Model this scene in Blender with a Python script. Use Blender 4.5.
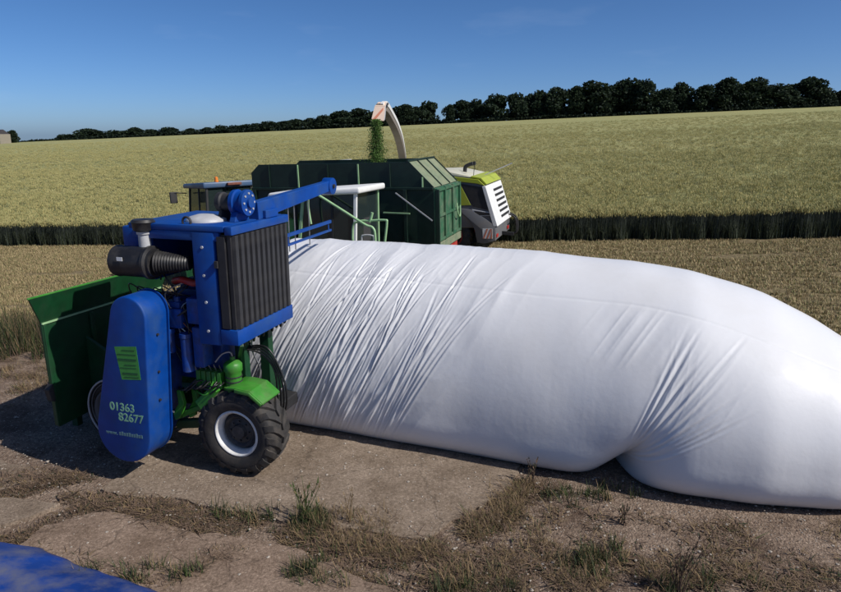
import bpy, bmesh, math, random
import numpy as np
from mathutils import Vector, Matrix, Euler
R = math.radians
rng = np.random.default_rng(7); random.seed(7)
for o in list(bpy.data.objects): bpy.data.objects.remove(o)
scene = bpy.context.scene
COL = scene.collection

# ------------------------------------------------------------------ camera
cam_d = bpy.data.cameras.new('camera'); cam = bpy.data.objects.new('camera', cam_d); COL.objects.link(cam)
cam_d.sensor_width = 36.0; cam_d.lens = 36.0*660/841; cam_d.clip_end = 6000; cam_d.clip_start = 0.05
CAM_H = 4.2
cam.location = (0, 0, CAM_H); cam.rotation_euler = (R(90-13.709), 0, 0)
scene.camera = cam
# ------------------------------------------------------------------ sky and sun
SUN_AZ, SUN_EL = 115.0, 42.0      # degrees clockwise from +Y, elevation
world = bpy.data.worlds.new('World'); scene.world = world; world.use_nodes = True
wn, wl = world.node_tree.nodes, world.node_tree.links
wn.clear()
sky = wn.new('ShaderNodeTexSky'); sky.sky_type = 'NISHITA'; sky.sun_disc = False
sky.sun_elevation = R(SUN_EL); sky.sun_rotation = R(SUN_AZ)
sky.altitude = 100; sky.air_density = 0.5; sky.dust_density = 0.9; sky.ozone_density = 6.0
hsv = wn.new('ShaderNodeHueSaturation'); hsv.inputs['Saturation'].default_value = 1.12
bg = wn.new('ShaderNodeBackground'); bg.inputs['Strength'].default_value = 0.104
wo = wn.new('ShaderNodeOutputWorld')
tcw = wn.new('ShaderNodeTexCoord'); mpw = wn.new('ShaderNodeMapping'); mpw.inputs['Scale'].default_value = (2.2, 2.2, 9.0)
nzw = wn.new('ShaderNodeTexNoise'); nzw.inputs['Scale'].default_value = 2.4; nzw.inputs['Detail'].default_value = 6
rpw = wn.new('ShaderNodeValToRGB'); rpw.color_ramp.elements[0].position = 0.58; rpw.color_ramp.elements[1].position = 0.90
rpw.color_ramp.elements[0].color = (0, 0, 0, 1); rpw.color_ramp.elements[1].color = (0.09, 0.09, 0.09, 1)
mxw = wn.new('ShaderNodeMixRGB'); mxw.inputs[2].default_value = (7.5, 8.2, 9.6, 1)
wl.new(tcw.outputs['Generated'], mpw.inputs[0]); wl.new(mpw.outputs[0], nzw.inputs[0]); wl.new(nzw.outputs[0], rpw.inputs[0])
wl.new(sky.outputs[0], hsv.inputs['Color']); wl.new(hsv.outputs[0], mxw.inputs[1]); wl.new(rpw.outputs[0], mxw.inputs[0])
wl.new(mxw.outputs[0], bg.inputs[0]); wl.new(bg.outputs[0], wo.inputs[0])
sun_d = bpy.data.lights.new('sun', 'SUN'); sun_d.energy = 4.2; sun_d.angle = R(0.53); sun_d.color = (1.0, 0.95, 0.87)
sun = bpy.data.objects.new('sun', sun_d); COL.objects.link(sun)
sdir = Vector((math.sin(R(SUN_AZ))*math.cos(R(SUN_EL)), math.cos(R(SUN_AZ))*math.cos(R(SUN_EL)), math.sin(R(SUN_EL))))
sun.rotation_euler = sdir.to_track_quat('Z', 'Y').to_euler(); sun.location = sdir*60
vs = scene.view_settings; vs.view_transform = 'Standard'; vs.look = 'None'; vs.gamma = 1.0; vs.exposure = 0.12; vs.use_curve_mapping = False

# ------------------------------------------------------------------ materials
def mat(name, base, rough=0.5, metal=0.0, var=0.0, vscale=6.0, bump=0.0, bscale=40.0, dirt=None, dscale=3.0, damt=0.5,
        spec=0.5, transl=0.0, alpha=1.0, coat=0.0, chips=0.0):
    m = bpy.data.materials.new(name); m.use_nodes = True
    n, l = m.node_tree.nodes, m.node_tree.links
    b = n['Principled BSDF']; tc = n.new('ShaderNodeTexCoord')
    b.inputs['Roughness'].default_value = rough; b.inputs['Metallic'].default_value = metal
    b.inputs['Specular IOR Level'].default_value = spec; b.inputs['Coat Weight'].default_value = coat
    c = n.new('ShaderNodeRGB'); c.outputs[0].default_value = (*base, 1); out = c.outputs[0]
    if var:
        nz = n.new('ShaderNodeTexNoise'); nz.inputs['Scale'].default_value = vscale; nz.inputs['Detail'].default_value = 5
        l.new(tc.outputs['Object'], nz.inputs[0])
        hs = n.new('ShaderNodeHueSaturation'); mr = n.new('ShaderNodeMapRange')
        mr.inputs['From Min'].default_value = 0.3; mr.inputs['From Max'].default_value = 0.7
        mr.inputs['To Min'].default_value = 1-var; mr.inputs['To Max'].default_value = 1+var
        l.new(nz.outputs[0], mr.inputs[0]); l.new(mr.outputs[0], hs.inputs['Value']); l.new(out, hs.inputs['Color']); out = hs.outputs[0]
    if dirt:
        nz = n.new('ShaderNodeTexNoise'); nz.inputs['Scale'].default_value = dscale; nz.inputs['Detail'].default_value = 8; nz.inputs['Roughness'].default_value = 0.65
        l.new(tc.outputs['Object'], nz.inputs[0])
        rp = n.new('ShaderNodeMapRange'); rp.inputs['From Min'].default_value = 0.45; rp.inputs['From Max'].default_value = 0.75; rp.inputs['To Max'].default_value = damt
        mx = n.new('ShaderNodeMixRGB'); mx.inputs[2].default_value = (*dirt, 1)
        l.new(nz.outputs[0], rp.inputs[0]); l.new(rp.outputs[0], mx.inputs[0]); l.new(out, mx.inputs[1]); out = mx.outputs[0]
        ra = n.new('ShaderNodeMapRange'); ra.inputs['To Min'].default_value = rough; ra.inputs['To Max'].default_value = min(1, rough+0.45)
        l.new(rp.outputs[0], ra.inputs[0]); l.new(ra.outputs[0], b.inputs['Roughness'])
    if bump:
        nb = n.new('ShaderNodeTexNoise'); nb.inputs['Scale'].default_value = bscale; nb.inputs['Detail'].default_value = 4
        l.new(tc.outputs['Object'], nb.inputs[0]); bp = n.new('ShaderNodeBump'); bp.inputs['Strength'].default_value = bump; bp.inputs['Distance'].default_value = 0.02
        l.new(nb.outputs[0], bp.inputs['Height']); l.new(bp.outputs[0], b.inputs['Normal'])
    if chips:
        nc = n.new('ShaderNodeTexNoise'); nc.inputs['Scale'].default_value = 26; nc.inputs['Detail'].default_value = 9; nc.inputs['Roughness'].default_value = 0.75
        l.new(tc.outputs['Object'], nc.inputs[0]); rc_ = n.new('ShaderNodeMapRange'); rc_.inputs['From Min'].default_value = 0.66; rc_.inputs['From Max'].default_value = 0.70; rc_.inputs['To Max'].default_value = chips
        mc = n.new('ShaderNodeMixRGB'); mc.inputs[2].default_value = (0.12, 0.085, 0.06, 1); l.new(nc.outputs[0], rc_.inputs[0]); l.new(rc_.outputs[0], mc.inputs[0]); l.new(out, mc.inputs[1]); out = mc.outputs[0]
    l.new(out, b.inputs['Base Color'])
    if transl:
        tr = n.new('ShaderNodeBsdfTranslucent'); ms = n.new('ShaderNodeMixShader'); ms.inputs[0].default_value = transl
        l.new(out, tr.inputs[0]); l.new(b.outputs[0], ms.inputs[1]); l.new(tr.outputs[0], ms.inputs[2]); l.new(ms.outputs[0], n['Material Output'].inputs[0])
    if alpha < 1: b.inputs['Alpha'].default_value = alpha
    return m
DUST = (0.20, 0.16, 0.11)
M = {}
M['blue'] = mat('blue_paint', (0.0015, 0.048, 0.26), 0.45, spec=0.3, chips=0.7, var=0.12, dirt=(0.03, 0.075, 0.15), dscale=2.5, damt=0.6, bump=0.05, bscale=12)
M['blue_engine'] = mat('blue_engine_paint', (0.003, 0.040, 0.22), 0.4, chips=0.8, var=0.25, vscale=14, dirt=(0.04, 0.04, 0.05), dscale=6, damt=0.7)
M['green'] = mat('bright_green_paint', (0.040, 0.215, 0.022), 0.42, chips=0.8, var=0.2, dirt=(0.10, 0.12, 0.05), dscale=5, damt=0.6, bump=0.05)
M['dgreen'] = mat('hopper_green_shaded', (0.005, 0.048, 0.016), 0.45, var=0.2, dirt=(0.02, 0.04, 0.02), dscale=2, damt=0.5, bump=0.08, bscale=6)  # kept dark: the shade over the hopper is put into this colour
M['tgreen'] = mat('trailer_green_shaded', (0.005, 0.020, 0.013), 0.45, chips=0.6, var=0.2, dirt=(0.035, 0.05, 0.035), dscale=1.6, damt=0.35)  # shade on the near side is painted in, darker than the tailgate
M['gateg'] = mat('trailer_green_sunlit', (0.035, 0.12, 0.06), 0.5, chips=0.7, var=0.2, dirt=(0.16, 0.17, 0.11), dscale=2.2, damt=0.7)  # lighter copy of the trailer green, sunlight on the tailgate painted in
M['bonnetlit'] = mat('bonnet_green_sunlit', (0.09, 0.34, 0.05), 0.4, var=0.2, dirt=(0.22, 0.24, 0.10), dscale=6, damt=0.7)  # bonnet colour brightened to stand in for sun, the cab shades it
M['pgreen'] = mat('pale_green_pipe', (0.30, 0.50, 0.26), 0.45, var=0.15, dirt=DUST, damt=0.4)
M['mesh'] = mat('dusty_mesh', (0.16, 0.20, 0.12), 0.75, var=0.2, vscale=9, dirt=(0.26, 0.25, 0.16), dscale=3, damt=0.8)
M['black'] = mat('black_plastic', (0.012, 0.012, 0.014), 0.42, var=0.2, dirt=(0.06, 0.055, 0.05), dscale=5, damt=0.5)
M['grille'] = mat('black_grille', (0.017, 0.017, 0.020), 0.5, var=0.2, dirt=(0.05, 0.047, 0.044), dscale=4, damt=0.5)
M['dark'] = mat('dark_steel', (0.02, 0.02, 0.022), 0.6, var=0.3, dirt=(0.05, 0.045, 0.04), dscale=8)
M['rubber'] = mat('tyre_rubber', (0.022, 0.021, 0.021), 0.75, var=0.25, vscale=8, dirt=(0.11, 0.09, 0.07), dscale=5, damt=0.55, bump=0.15, bscale=50)
M['hose'] = mat('black_hose', (0.01, 0.01, 0.011), 0.4)
M['rimw'] = mat('white_rim_paint', (0.72, 0.72, 0.70), 0.5, dirt=(0.30, 0.25, 0.2), dscale=6, damt=0.6)
M['rimd'] = mat('dark_wheel_disc', (0.035, 0.034, 0.036), 0.6, dirt=(0.16, 0.14, 0.12), dscale=7, damt=0.7)
M['steel'] = mat('bare_steel', (0.42, 0.42, 0.43), 0.38, 0.85, var=0.2, dirt=(0.16, 0.12, 0.08), dscale=8)
M['grey'] = mat('grey_paint', (0.13, 0.135, 0.145), 0.45, dirt=DUST, dscale=2, damt=0.5)
M['lgrey'] = mat('light_grey_paint', (0.45, 0.46, 0.48), 0.42, var=0.1, dirt=DUST, dscale=4, damt=0.35)
M['white'] = mat('white_paint', (0.78, 0.78, 0.76), 0.38, dirt=(0.4, 0.38, 0.3), dscale=3, damt=0.3)
M['cream'] = mat('dusty_cream_roof', (0.55, 0.54, 0.44), 0.55, dirt=(0.36, 0.33, 0.2), dscale=3, damt=0.6)
M['lime'] = mat('lime_yellow_paint', (0.36, 0.42, 0.028), 0.42, dirt=(0.28, 0.28, 0.12), dscale=2, damt=0.4)
M['spoutg'] = mat('dusty_grey_duct', (0.19, 0.165, 0.14), 0.6, dirt=DUST, dscale=2, damt=0.6)
M['red'] = mat('red_paint', (0.42, 0.02, 0.015), 0.45, var=0.2, dirt=DUST, damt=0.4)
M['rust'] = mat('rusty_pipe', (0.16, 0.05, 0.03), 0.7, var=0.3, vscale=20)
M['orange'] = mat('orange_beacon', (0.75, 0.22, 0.03), 0.3)
M['peach'] = mat('faded_flap', (0.72, 0.55, 0.44), 0.6, dirt=(0.5, 0.45, 0.35), damt=0.4)
M['redstripe'] = mat('faded_red_stripe', (0.55, 0.20, 0.12), 0.6)
M['logo'] = mat('green_sticker', (0.05, 0.26, 0.045), 0.5, var=0.12, vscale=15)
M['logod'] = mat('dark_green_sticker', (0.012, 0.10, 0.03), 0.5)
M['letter'] = mat('pale_green_lettering', (0.20, 0.42, 0.26), 0.5)
M['letter2'] = mat('grey_green_lettering', (0.10, 0.20, 0.22), 0.5)
M['glass'] = mat('dark_cab_glass', (0.03, 0.045, 0.045), 0.06, spec=0.8)
n_ = M['glass'].node_tree; n_.nodes['Principled BSDF'].inputs['Base Color'].default_value = (0.05, 0.07, 0.07, 1)
_tr = n_.nodes.new('ShaderNodeBsdfTransparent'); _tr.inputs[0].default_value = (0.62, 0.70, 0.68, 1); _mx = n_.nodes.new('ShaderNodeMixShader'); _mx.inputs[0].default_value = 0.6
n_.links.new(_tr.outputs[0], _mx.inputs[1]); n_.links.new(n_.nodes['Principled BSDF'].outputs[0], _mx.inputs[2]); n_.links.new(_mx.outputs[0], n_.nodes['Material Output'].inputs[0])
M['tarp'] = mat('blue_tarpaulin', (0.006, 0.036, 0.20), 0.5, var=0.3, vscale=2.5, dirt=(0.13, 0.13, 0.14), dscale=2.0, damt=0.95, bump=0.2, bscale=3)
M['bluegrey'] = mat('blue_grey_tractor', (0.03, 0.06, 0.12), 0.35, dirt=DUST, damt=0.5)
M['roofg'] = mat('blue_grey_cab_roof', (0.06, 0.11, 0.20), 0.4, dirt=DUST, damt=0.4)
M['seat'] = mat('seat_cloth', (0.03, 0.03, 0.03), 0.8)
M['brick'] = mat('red_brick', (0.16, 0.06, 0.045), 0.85, var=0.25, vscale=1.5)
M['stonew'] = mat('pale_render', (0.26, 0.23, 0.18), 0.85, var=0.15)
M['slate'] = mat('dark_slate', (0.05, 0.045, 0.05), 0.7)
M['bark'] = mat('bark', (0.045, 0.035, 0.028), 0.9, var=0.3)
M['leaf'] = [mat('leaf_dark', (0.024, 0.038, 0.022), 0.6, spec=0.08, transl=0.2), mat('leaf_mid', (0.034, 0.052, 0.026), 0.6, spec=0.08, transl=0.2), mat('leaf_deep', (0.018, 0.028, 0.020), 0.6, spec=0.08, transl=0.2)]
M['hedge'] = mat('hedge_leaf', (0.016, 0.024, 0.012), 0.7, spec=0.08, transl=0.15)
M['w_head'] = mat('wheat_head', (0.52, 0.455, 0.19), 0.7, transl=0.25)
M['w_head2'] = mat('wheat_head_greenish', (0.34, 0.345, 0.14), 0.7, transl=0.25)
M['w_leaf'] = mat('wheat_leaf', (0.055, 0.070, 0.034), 0.7, transl=0.25)
M['w_stem'] = mat('wheat_stem', (0.035, 0.045, 0.034), 0.7, transl=0.1)
M['stub'] = mat('stubble_straw', (0.47, 0.37, 0.20), 0.8, transl=0.15)
M['stub2'] = mat('stubble_brown', (0.27, 0.20, 0.10), 0.8)
M['stubg'] = mat('stubble_green', (0.20, 0.21, 0.08), 0.8, transl=0.15)
M['dry'] = mat('dry_grass', (0.235, 0.165, 0.085), 0.85, transl=0.2)
M['dry2'] = mat('brown_dead_weed', (0.125, 0.082, 0.055), 0.9)
M['weed'] = mat('weed_green', (0.060, 0.085, 0.022), 0.8, transl=0.25)
M['weedd'] = mat('weed_dark_green', (0.030, 0.042, 0.016), 0.8, transl=0.2)
M['silage'] = mat('chopped_crop', (0.085, 0.17, 0.030), 0.8, transl=0.3)
M['pebble'] = mat('pebble', (0.33, 0.29, 0.245), 0.9, var=0.5, vscale=2)

def bag_material():
    m = mat('white_bag_film', (0.685, 0.692, 0.715), 0.5, bump=0.10, bscale=14, dirt=(0.56, 0.55, 0.54), dscale=0.9, damt=0.4, spec=0.3, coat=0.22)
    m.node_tree.nodes['Principled BSDF'].inputs['Coat Roughness'].default_value = 0.10
    b = m.node_tree.nodes['Principled BSDF']; b.inputs['Subsurface Weight'].default_value = 0.35; b.inputs['Subsurface Radius'].default_value = (0.10, 0.10, 0.10); b.inputs['Subsurface Scale'].default_value = 1.0
    return m
M['bag'] = bag_material()

def ground_material():
    m = bpy.data.materials.new('gravel_and_stubble_ground'); m.use_nodes = True
    n, l = m.node_tree.nodes, m.node_tree.links; b = n['Principled BSDF']; b.inputs['Roughness'].default_value = 0.95; b.inputs['Specular IOR Level'].default_value = 0.2
    tc = n.new('ShaderNodeTexCoord')
    def noise(s, d=6, r=0.6):
        z = n.new('ShaderNodeTexNoise'); z.inputs['Scale'].default_value = s; z.inputs['Detail'].default_value = d; z.inputs['Roughness'].default_value = r
        l.new(tc.outputs['Object'], z.inputs[0]); return z
    def ramp(src, stops):
        r_ = n.new('ShaderNodeValToRGB'); e = r_.color_ramp.elements
        e[0].position, e[0].color = stops[0][0], (*stops[0][1], 1); e[1].position, e[1].color = stops[-1][0], (*stops[-1][1], 1)
        for p_, c_ in stops[1:-1]: q = e.new(p_); q.color = (*c_, 1)
        l.new(src, r_.inputs[0]); return r_.outputs[0]
    def mix(f, a, c, mode='MIX'):
        x = n.new('ShaderNodeMixRGB'); x.blend_type = mode
        if isinstance(f, float): x.inputs[0].default_value = f
        else: l.new(f, x.inputs[0])
        l.new(a, x.inputs[1]); l.new(c, x.inputs[2]); return x.outputs[0]
    vor = n.new('ShaderNodeTexVoronoi'); vor.inputs['Scale'].default_value = 42; l.new(tc.outputs['Object'], vor.inputs[0])
    grav = ramp(noise(22, 8, 0.75).outputs[0], [(0.30, (0.060, 0.044, 0.033)), (0.47, (0.15, 0.115, 0.088)), (0.60, (0.23, 0.185, 0.145)), (0.74, (0.42, 0.37, 0.31))])
    patch = ramp(noise(0.9, 6).outputs[0], [(0.33, (0.58, 0.50, 0.46)), (0.46, (1.15, 1.07, 1.03)), (0.62, (1.46, 1.39, 1.36))])
    grav = mix(1.0, grav, patch, 'MULTIPLY')
    soil = ramp(noise(9, 8, 0.7).outputs[0], [(0.3, (0.07, 0.052, 0.03)), (0.52, (0.21, 0.165, 0.09)), (0.72, (0.40, 0.32, 0.18))])
    # position mask: stubble beyond the pad
    sep = n.new('ShaderNodeSeparateXYZ'); l.new(tc.outputs['Object'], sep.inputs[0])
    def math_(op, a, c):
        x = n.new('ShaderNodeMath'); x.operation = op
        for i, v in enumerate((a, c)):
            if isinstance(v, (int, float)): x.inputs[i].default_value = v
            else: l.new(v, x.inputs[i])
        return x.outputs[0]
    d = math_('SUBTRACT', math_('ADD', math_('MULTIPLY', sep.outputs[0], 0.12), sep.outputs[1]), 13.2)
    d = math_('ADD', d, math_('MULTIPLY', math_('SUBTRACT', noise(0.8, 5).outputs[0], 0.5), 2.5))
    mr = n.new('ShaderNodeMapRange'); mr.inputs['From Min'].default_value = -0.3; mr.inputs['From Max'].default_value = 0.5; l.new(d, mr.inputs[0])
    col = mix(mr.outputs[0], grav, soil); l.new(col, b.inputs['Base Color'])
    bp = n.new('ShaderNodeBump'); bp.inputs['Strength'].default_value = 0.9; bp.inputs['Distance'].default_value = 0.025
    hh = math_('ADD', noise(30, 6, 0.7).outputs[0], math_('MULTIPLY', vor.outputs['Distance'], 0.6))
    l.new(hh, bp.inputs['Height']); l.new(bp.outputs[0], b.inputs['Normal'])
    return m
M['ground'] = ground_material()

def concrete_material(name, tint):
    m = bpy.data.materials.new(name); m.use_nodes = True
    n, l = m.node_tree.nodes, m.node_tree.links; b = n['Principled BSDF']; b.inputs['Roughness'].default_value = 0.93; b.inputs['Specular IOR Level'].default_value = 0.25
    tc = n.new('ShaderNodeTexCoord')
    def noise(s, d=6, r=0.6):
        z = n.new('ShaderNodeTexNoise'); z.inputs['Scale'].default_value = s; z.inputs['Detail'].default_value = d; z.inputs['Roughness'].default_value = r
        l.new(tc.outputs['Object'], z.inputs[0]); return z.outputs[0]
    fine = n.new('ShaderNodeValToRGB'); e = fine.color_ramp.elements
    e[0].position, e[0].color = 0.30, (0.085, 0.07, 0.058, 1); e[1].position, e[1].color = 0.70, (0.74, 0.68, 0.60, 1)
    q = e.new(0.43); q.color = (0.25, 0.215, 0.18, 1); q = e.new(0.57); q.color = (0.40, 0.35, 0.30, 1)
    l.new(noise(34, 8, 0.8), fine.inputs[0])
    big = n.new('ShaderNodeValToRGB'); e = big.color_ramp.elements
    e[0].position, e[0].color = 0.32, (0.60, 0.55, 0.50, 1); e[1].position, e[1].color = 0.66, (1.04, 1.0, 0.97, 1)
    l.new(noise(1.6, 7, 0.65), big.inputs[0])
    mu = n.new('ShaderNodeMixRGB'); mu.blend_type = 'MULTIPLY'; mu.inputs[0].default_value = 1; l.new(fine.outputs[0], mu.inputs[1]); l.new(big.outputs[0], mu.inputs[2])
    vo = n.new('ShaderNodeTexVoronoi'); vo.feature = 'DISTANCE_TO_EDGE'; vo.inputs['Scale'].default_value = 0.75
    wv = n.new('ShaderNodeVectorMath'); wv.operation = 'ADD'; nz2 = n.new('ShaderNodeTexNoise'); nz2.inputs['Scale'].default_value = 3.0; nz2.inputs['Detail'].default_value = 6
    sc2 = n.new('ShaderNodeVectorMath'); sc2.operation = 'SCALE'; sc2.inputs['Scale'].default_value = 0.5
    l.new(tc.outputs['Object'], nz2.inputs[0]); l.new(nz2.outputs['Color'], sc2.inputs[0]); l.new(tc.outputs['Object'], wv.inputs[0]); l.new(sc2.outputs[0], wv.inputs[1]); l.new(wv.outputs[0], vo.inputs[0])
    cr = n.new('ShaderNodeMapRange'); cr.inputs['From Min'].default_value = 0.002; cr.inputs['From Max'].default_value = 0.014; cr.inputs['To Min'].default_value = 0.68; cr.inputs['To Max'].default_value = 1.0; l.new(vo.outputs['Distance'], cr.inputs[0])
    mu2 = n.new('ShaderNodeMixRGB'); mu2.blend_type = 'MULTIPLY'; mu2.inputs[0].default_value = 1; l.new(mu.outputs[0], mu2.inputs[1]); l.new(cr.outputs[0], mu2.inputs[2]); mu = mu2
    ti = n.new('ShaderNodeMixRGB'); ti.blend_type = 'MULTIPLY'; ti.inputs[0].default_value = 1; ti.inputs[2].default_value = (*tint, 1); l.new(mu.outputs[0], ti.inputs[1])
    l.new(ti.outputs[0], b.inputs['Base Color'])
    bp = n.new('ShaderNodeBump'); bp.inputs['Strength'].default_value = 0.7; bp.inputs['Distance'].default_value = 0.012
    l.new(noise(60, 6, 0.75), bp.inputs['Height']); l.new(bp.outputs[0], b.inputs['Normal'])
    return m
M['conc'] = concrete_material('weathered_concrete', (0.78, 0.725, 0.665))
M['conc_pink'] = concrete_material('pinkish_concrete', (0.78, 0.68, 0.615))

def canopy_material():
    m = bpy.data.materials.new('wheat_canopy'); m.use_nodes = True
    n, l = m.node_tree.nodes, m.node_tree.links; b = n['Principled BSDF']; b.inputs['Roughness'].default_value = 0.9; b.inputs['Specular IOR Level'].default_value = 0.15
    tc = n.new('ShaderNodeTexCoord')
    def noise(s, d=5, r=0.65, sc=None):
        z = n.new('ShaderNodeTexNoise'); z.inputs['Scale'].default_value = s; z.inputs['Detail'].default_value = d; z.inputs['Roughness'].default_value = r
        if sc:
            mp = n.new('ShaderNodeMapping'); mp.inputs['Scale'].default_value = sc; l.new(tc.outputs['Object'], mp.inputs[0]); l.new(mp.outputs[0], z.inputs[0])
        else: l.new(tc.outputs['Object'], z.inputs[0])
        return z.outputs[0]
    r1 = n.new('ShaderNodeValToRGB'); e = r1.color_ramp.elements
    e[0].position, e[0].color = 0.28, (0.09, 0.10, 0.042, 1); e[1].position, e[1].color = 0.66, (0.52, 0.49, 0.22, 1)
    l.new(noise(2.6, 8, 0.85), r1.inputs[0])
    r2 = n.new('ShaderNodeValToRGB'); e = r2.color_ramp.elements
    e[0].position, e[0].color = 0.3, (0.82, 0.88, 0.85, 1); e[1].position, e[1].color = 0.7, (1.08, 1.03, 1.0, 1)
    l.new(noise(0.05, 6, 0.6, (0.6, 1.6, 1)), r2.inputs[0])
    mu = n.new('ShaderNodeMixRGB'); mu.blend_type = 'MULTIPLY'; mu.inputs[0].default_value = 1; l.new(r1.outputs[0], mu.inputs[1]); l.new(r2.outputs[0], mu.inputs[2])
    l.new(mu.outputs[0], b.inputs['Base Color'])
    bp = n.new('ShaderNodeBump'); bp.inputs['Strength'].default_value = 0.8; bp.inputs['Distance'].default_value = 0.25
    l.new(noise(2.2, 8, 0.8), bp.inputs['Height']); l.new(bp.outputs[0], b.inputs['Normal'])
    return m
M['canopy'] = canopy_material()

# ------------------------------------------------------------------ helpers
def tag(o, label=None, cat=None, group=None, kind=None):
    if label: o['label'] = label
    if cat: o['category'] = cat
    if group: o['group'] = group
    if kind: o['kind'] = kind
    return o
def empty(name, loc=(0, 0, 0), rot=(0, 0, 0)):
    o = bpy.data.objects.new(name, None); COL.objects.link(o); o.location = loc; o.rotation_euler = rot; o.empty_display_size = 0.2; return o
def link(name, me, parent=None):
    o = bpy.data.objects.new(name, me); COL.objects.link(o)
    if parent: o.parent = parent
    return o
V = Vector
class MB:
    def __init__(s): s.v, s.f, s.mi = [], [], []
    def add(s, vs, fs, mi=0):
        k = len(s.v); s.v += [tuple(p) for p in vs]; s.f += [tuple(i+k for i in q) for q in fs]; s.mi += [mi]*len(fs); return s
    def box(s, x0, x1, y0, y1, z0, z1, mi=0):
        vs = [(x, y, z) for z in (z0, z1) for (x, y) in ((x0, y0), (x1, y0), (x1, y1), (x0, y1))]
        return s.add(vs, [(3, 2, 1, 0), (4, 5, 6, 7), (0, 1, 5, 4), (1, 2, 6, 5), (2, 3, 7, 6), (3, 0, 4, 7)], mi)
    def bar(s, p, q, w, h, up=(0, 0, 1), mi=0, w2=None, h2=None):
        p, q = V(p), V(q); d = (q-p).normalized(); u = V(up)
        if abs(d.dot(u)) > 0.98: u = V((1, 0, 0))
        r = d.cross(u).normalized(); u = r.cross(d).normalized()
        w2 = w if w2 is None else w2; h2 = h if h2 is None else h2; vs = []
        for c, ww, hh in ((p, w, h), (q, w2, h2)):
            vs += [c+r*(-ww/2)+u*(-hh/2), c+r*(ww/2)+u*(-hh/2), c+r*(ww/2)+u*(hh/2), c+r*(-ww/2)+u*(hh/2)]
        return s.add(vs, [(3, 2, 1, 0), (4, 5, 6, 7), (0, 1, 5, 4), (1, 2, 6, 5), (2, 3, 7, 6), (3, 0, 4, 7)][::1], mi)
    def lathe(s, p, axis, prof, n=24, mi=0, cap=True):
        p = V(p); d = V(axis).normalized(); u = V((0, 0, 1)) if abs(d.z) < 0.9 else V((1, 0, 0))
        r = d.cross(u).normalized(); u = r.cross(d).normalized(); vs = []
        for (t, rad) in prof:
            for i in range(n):
                a = 2*math.pi*i/n; vs.append(p+d*t+(r*math.cos(a)+u*math.sin(a))*rad)
        m_ = len(prof); fs = [(j*n+i, (j+1)*n+i, (j+1)*n+(i+1) % n, j*n+(i+1) % n) for j in range(m_-1) for i in range(n)]
        if cap: fs += [tuple(range(n)), tuple(range((m_-1)*n, m_*n))[::-1]]
        return s.add(vs, fs, mi)
    def cyl(s, p, q, r, r2=None, n=16, mi=0):
        p, q = V(p), V(q); L = (q-p).length
        return s.lathe(p, q-p, [(0, r), (L, r if r2 is None else r2)], n, mi)
    def tube(s, pts, r, n=8, mi=0, smooth=4):
        pts = [V(p) for p in pts]; P = []
        if smooth > 1 and len(pts) > 2:
            for i in range(len(pts)-1):
                p0, p1, p2, p3 = pts[max(i-1, 0)], pts[i], pts[i+1], pts[min(i+2, len(pts)-1)]
                for k in range(smooth):
                    t = k/smooth; P.append(0.5*((2*p1)+(p2-p0)*t+(2*p0-5*p1+4*p2-p3)*t*t+(3*p1-p0-3*p2+p3)*t**3))
            P.append(pts[-1])
        else: P = pts
        vs = []; N = len(P); rr = r if isinstance(r, (list, tuple)) else [r]*N
        if len(rr) != N: rr = list(np.interp(np.linspace(0, 1, N), np.linspace(0, 1, len(rr)), rr))
        ref = None
        for i, c in enumerate(P):
            d = (P[min(i+1, N-1)]-P[max(i-1, 0)]).normalized()
            if ref is None: ref = d.cross(V((0.123, 0.3, 0.94))).normalized()
            ref = (ref-d*ref.dot(d)).normalized(); w = d.cross(ref)
            for k in range(n):
                a = 2*math.pi*k/n; vs.append(c+(ref*math.cos(a)+w*math.sin(a))*rr[i])
        fs = [(j*n+i, (j+1)*n+i, (j+1)*n+(i+1) % n, j*n+(i+1) % n) for j in range(N-1) for i in range(n)]
        fs += [tuple(range(n)), tuple(range((N-1)*n, N*n))[::-1]]
        return s.add(vs, fs, mi)
    def prism(s, poly, axis, t0, t1, mi=0):
        # poly of 2D points in the plane across `axis`: x -> (y,z), y -> (x,z), z -> (x,y)
        def P(a, b, t): return {'x': (t, a, b), 'y': (a, t, b), 'z': (a, b, t)}[axis]
        n = len(poly); vs = [P(a, b, t0) for a, b in poly]+[P(a, b, t1) for a, b in poly]
        fs = [tuple(range(n)), tuple(range(n, 2*n))[::-1]]+[(i, i+n, (i+1) % n+n, (i+1) % n) for i in range(n)]
        return s.add(vs, fs, mi)
    def build(s, name, mats, parent=None, smooth=None, bevel=0.0, seg=2):
        me = bpy.data.meshes.new(name); me.from_pydata(s.v, [], s.f)
        for m_ in (mats if isinstance(mats, (list, tuple)) else [mats]): me.materials.append(m_)
        me.polygons.foreach_set('material_index', s.mi)
        bm = bmesh.new(); bm.from_mesh(me); bmesh.ops.recalc_face_normals(bm, faces=bm.faces)
        if bevel:
            es = [e for e in bm.edges if len(e.link_faces) == 2 and e.calc_face_angle(0) > R(30)]
            bmesh.ops.bevel(bm, geom=es, offset=bevel, segments=seg, affect='EDGES', clamp_overlap=True, profile=0.5)
        bm.to_mesh(me); bm.free()
        if smooth is not None: me.set_sharp_from_angle(angle=R(smooth)) if hasattr(me, 'set_sharp_from_angle') else None
        if smooth is not None:
            me.polygons.foreach_set('use_smooth', [True]*len(me.polygons)); me.set_sharp_from_angle(angle=R(smooth))
        return link(name, me, parent)
def copy_tree(o, parent=None):
    c = o.copy(); COL.objects.link(c); c.parent = parent
    for ch in list(o.children): copy_tree(ch, c)
    return c
def part_mesh_copy(o, parent, loc):
    c = o.copy(); COL.objects.link(c); c.parent = parent; c.location = loc; return c
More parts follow.
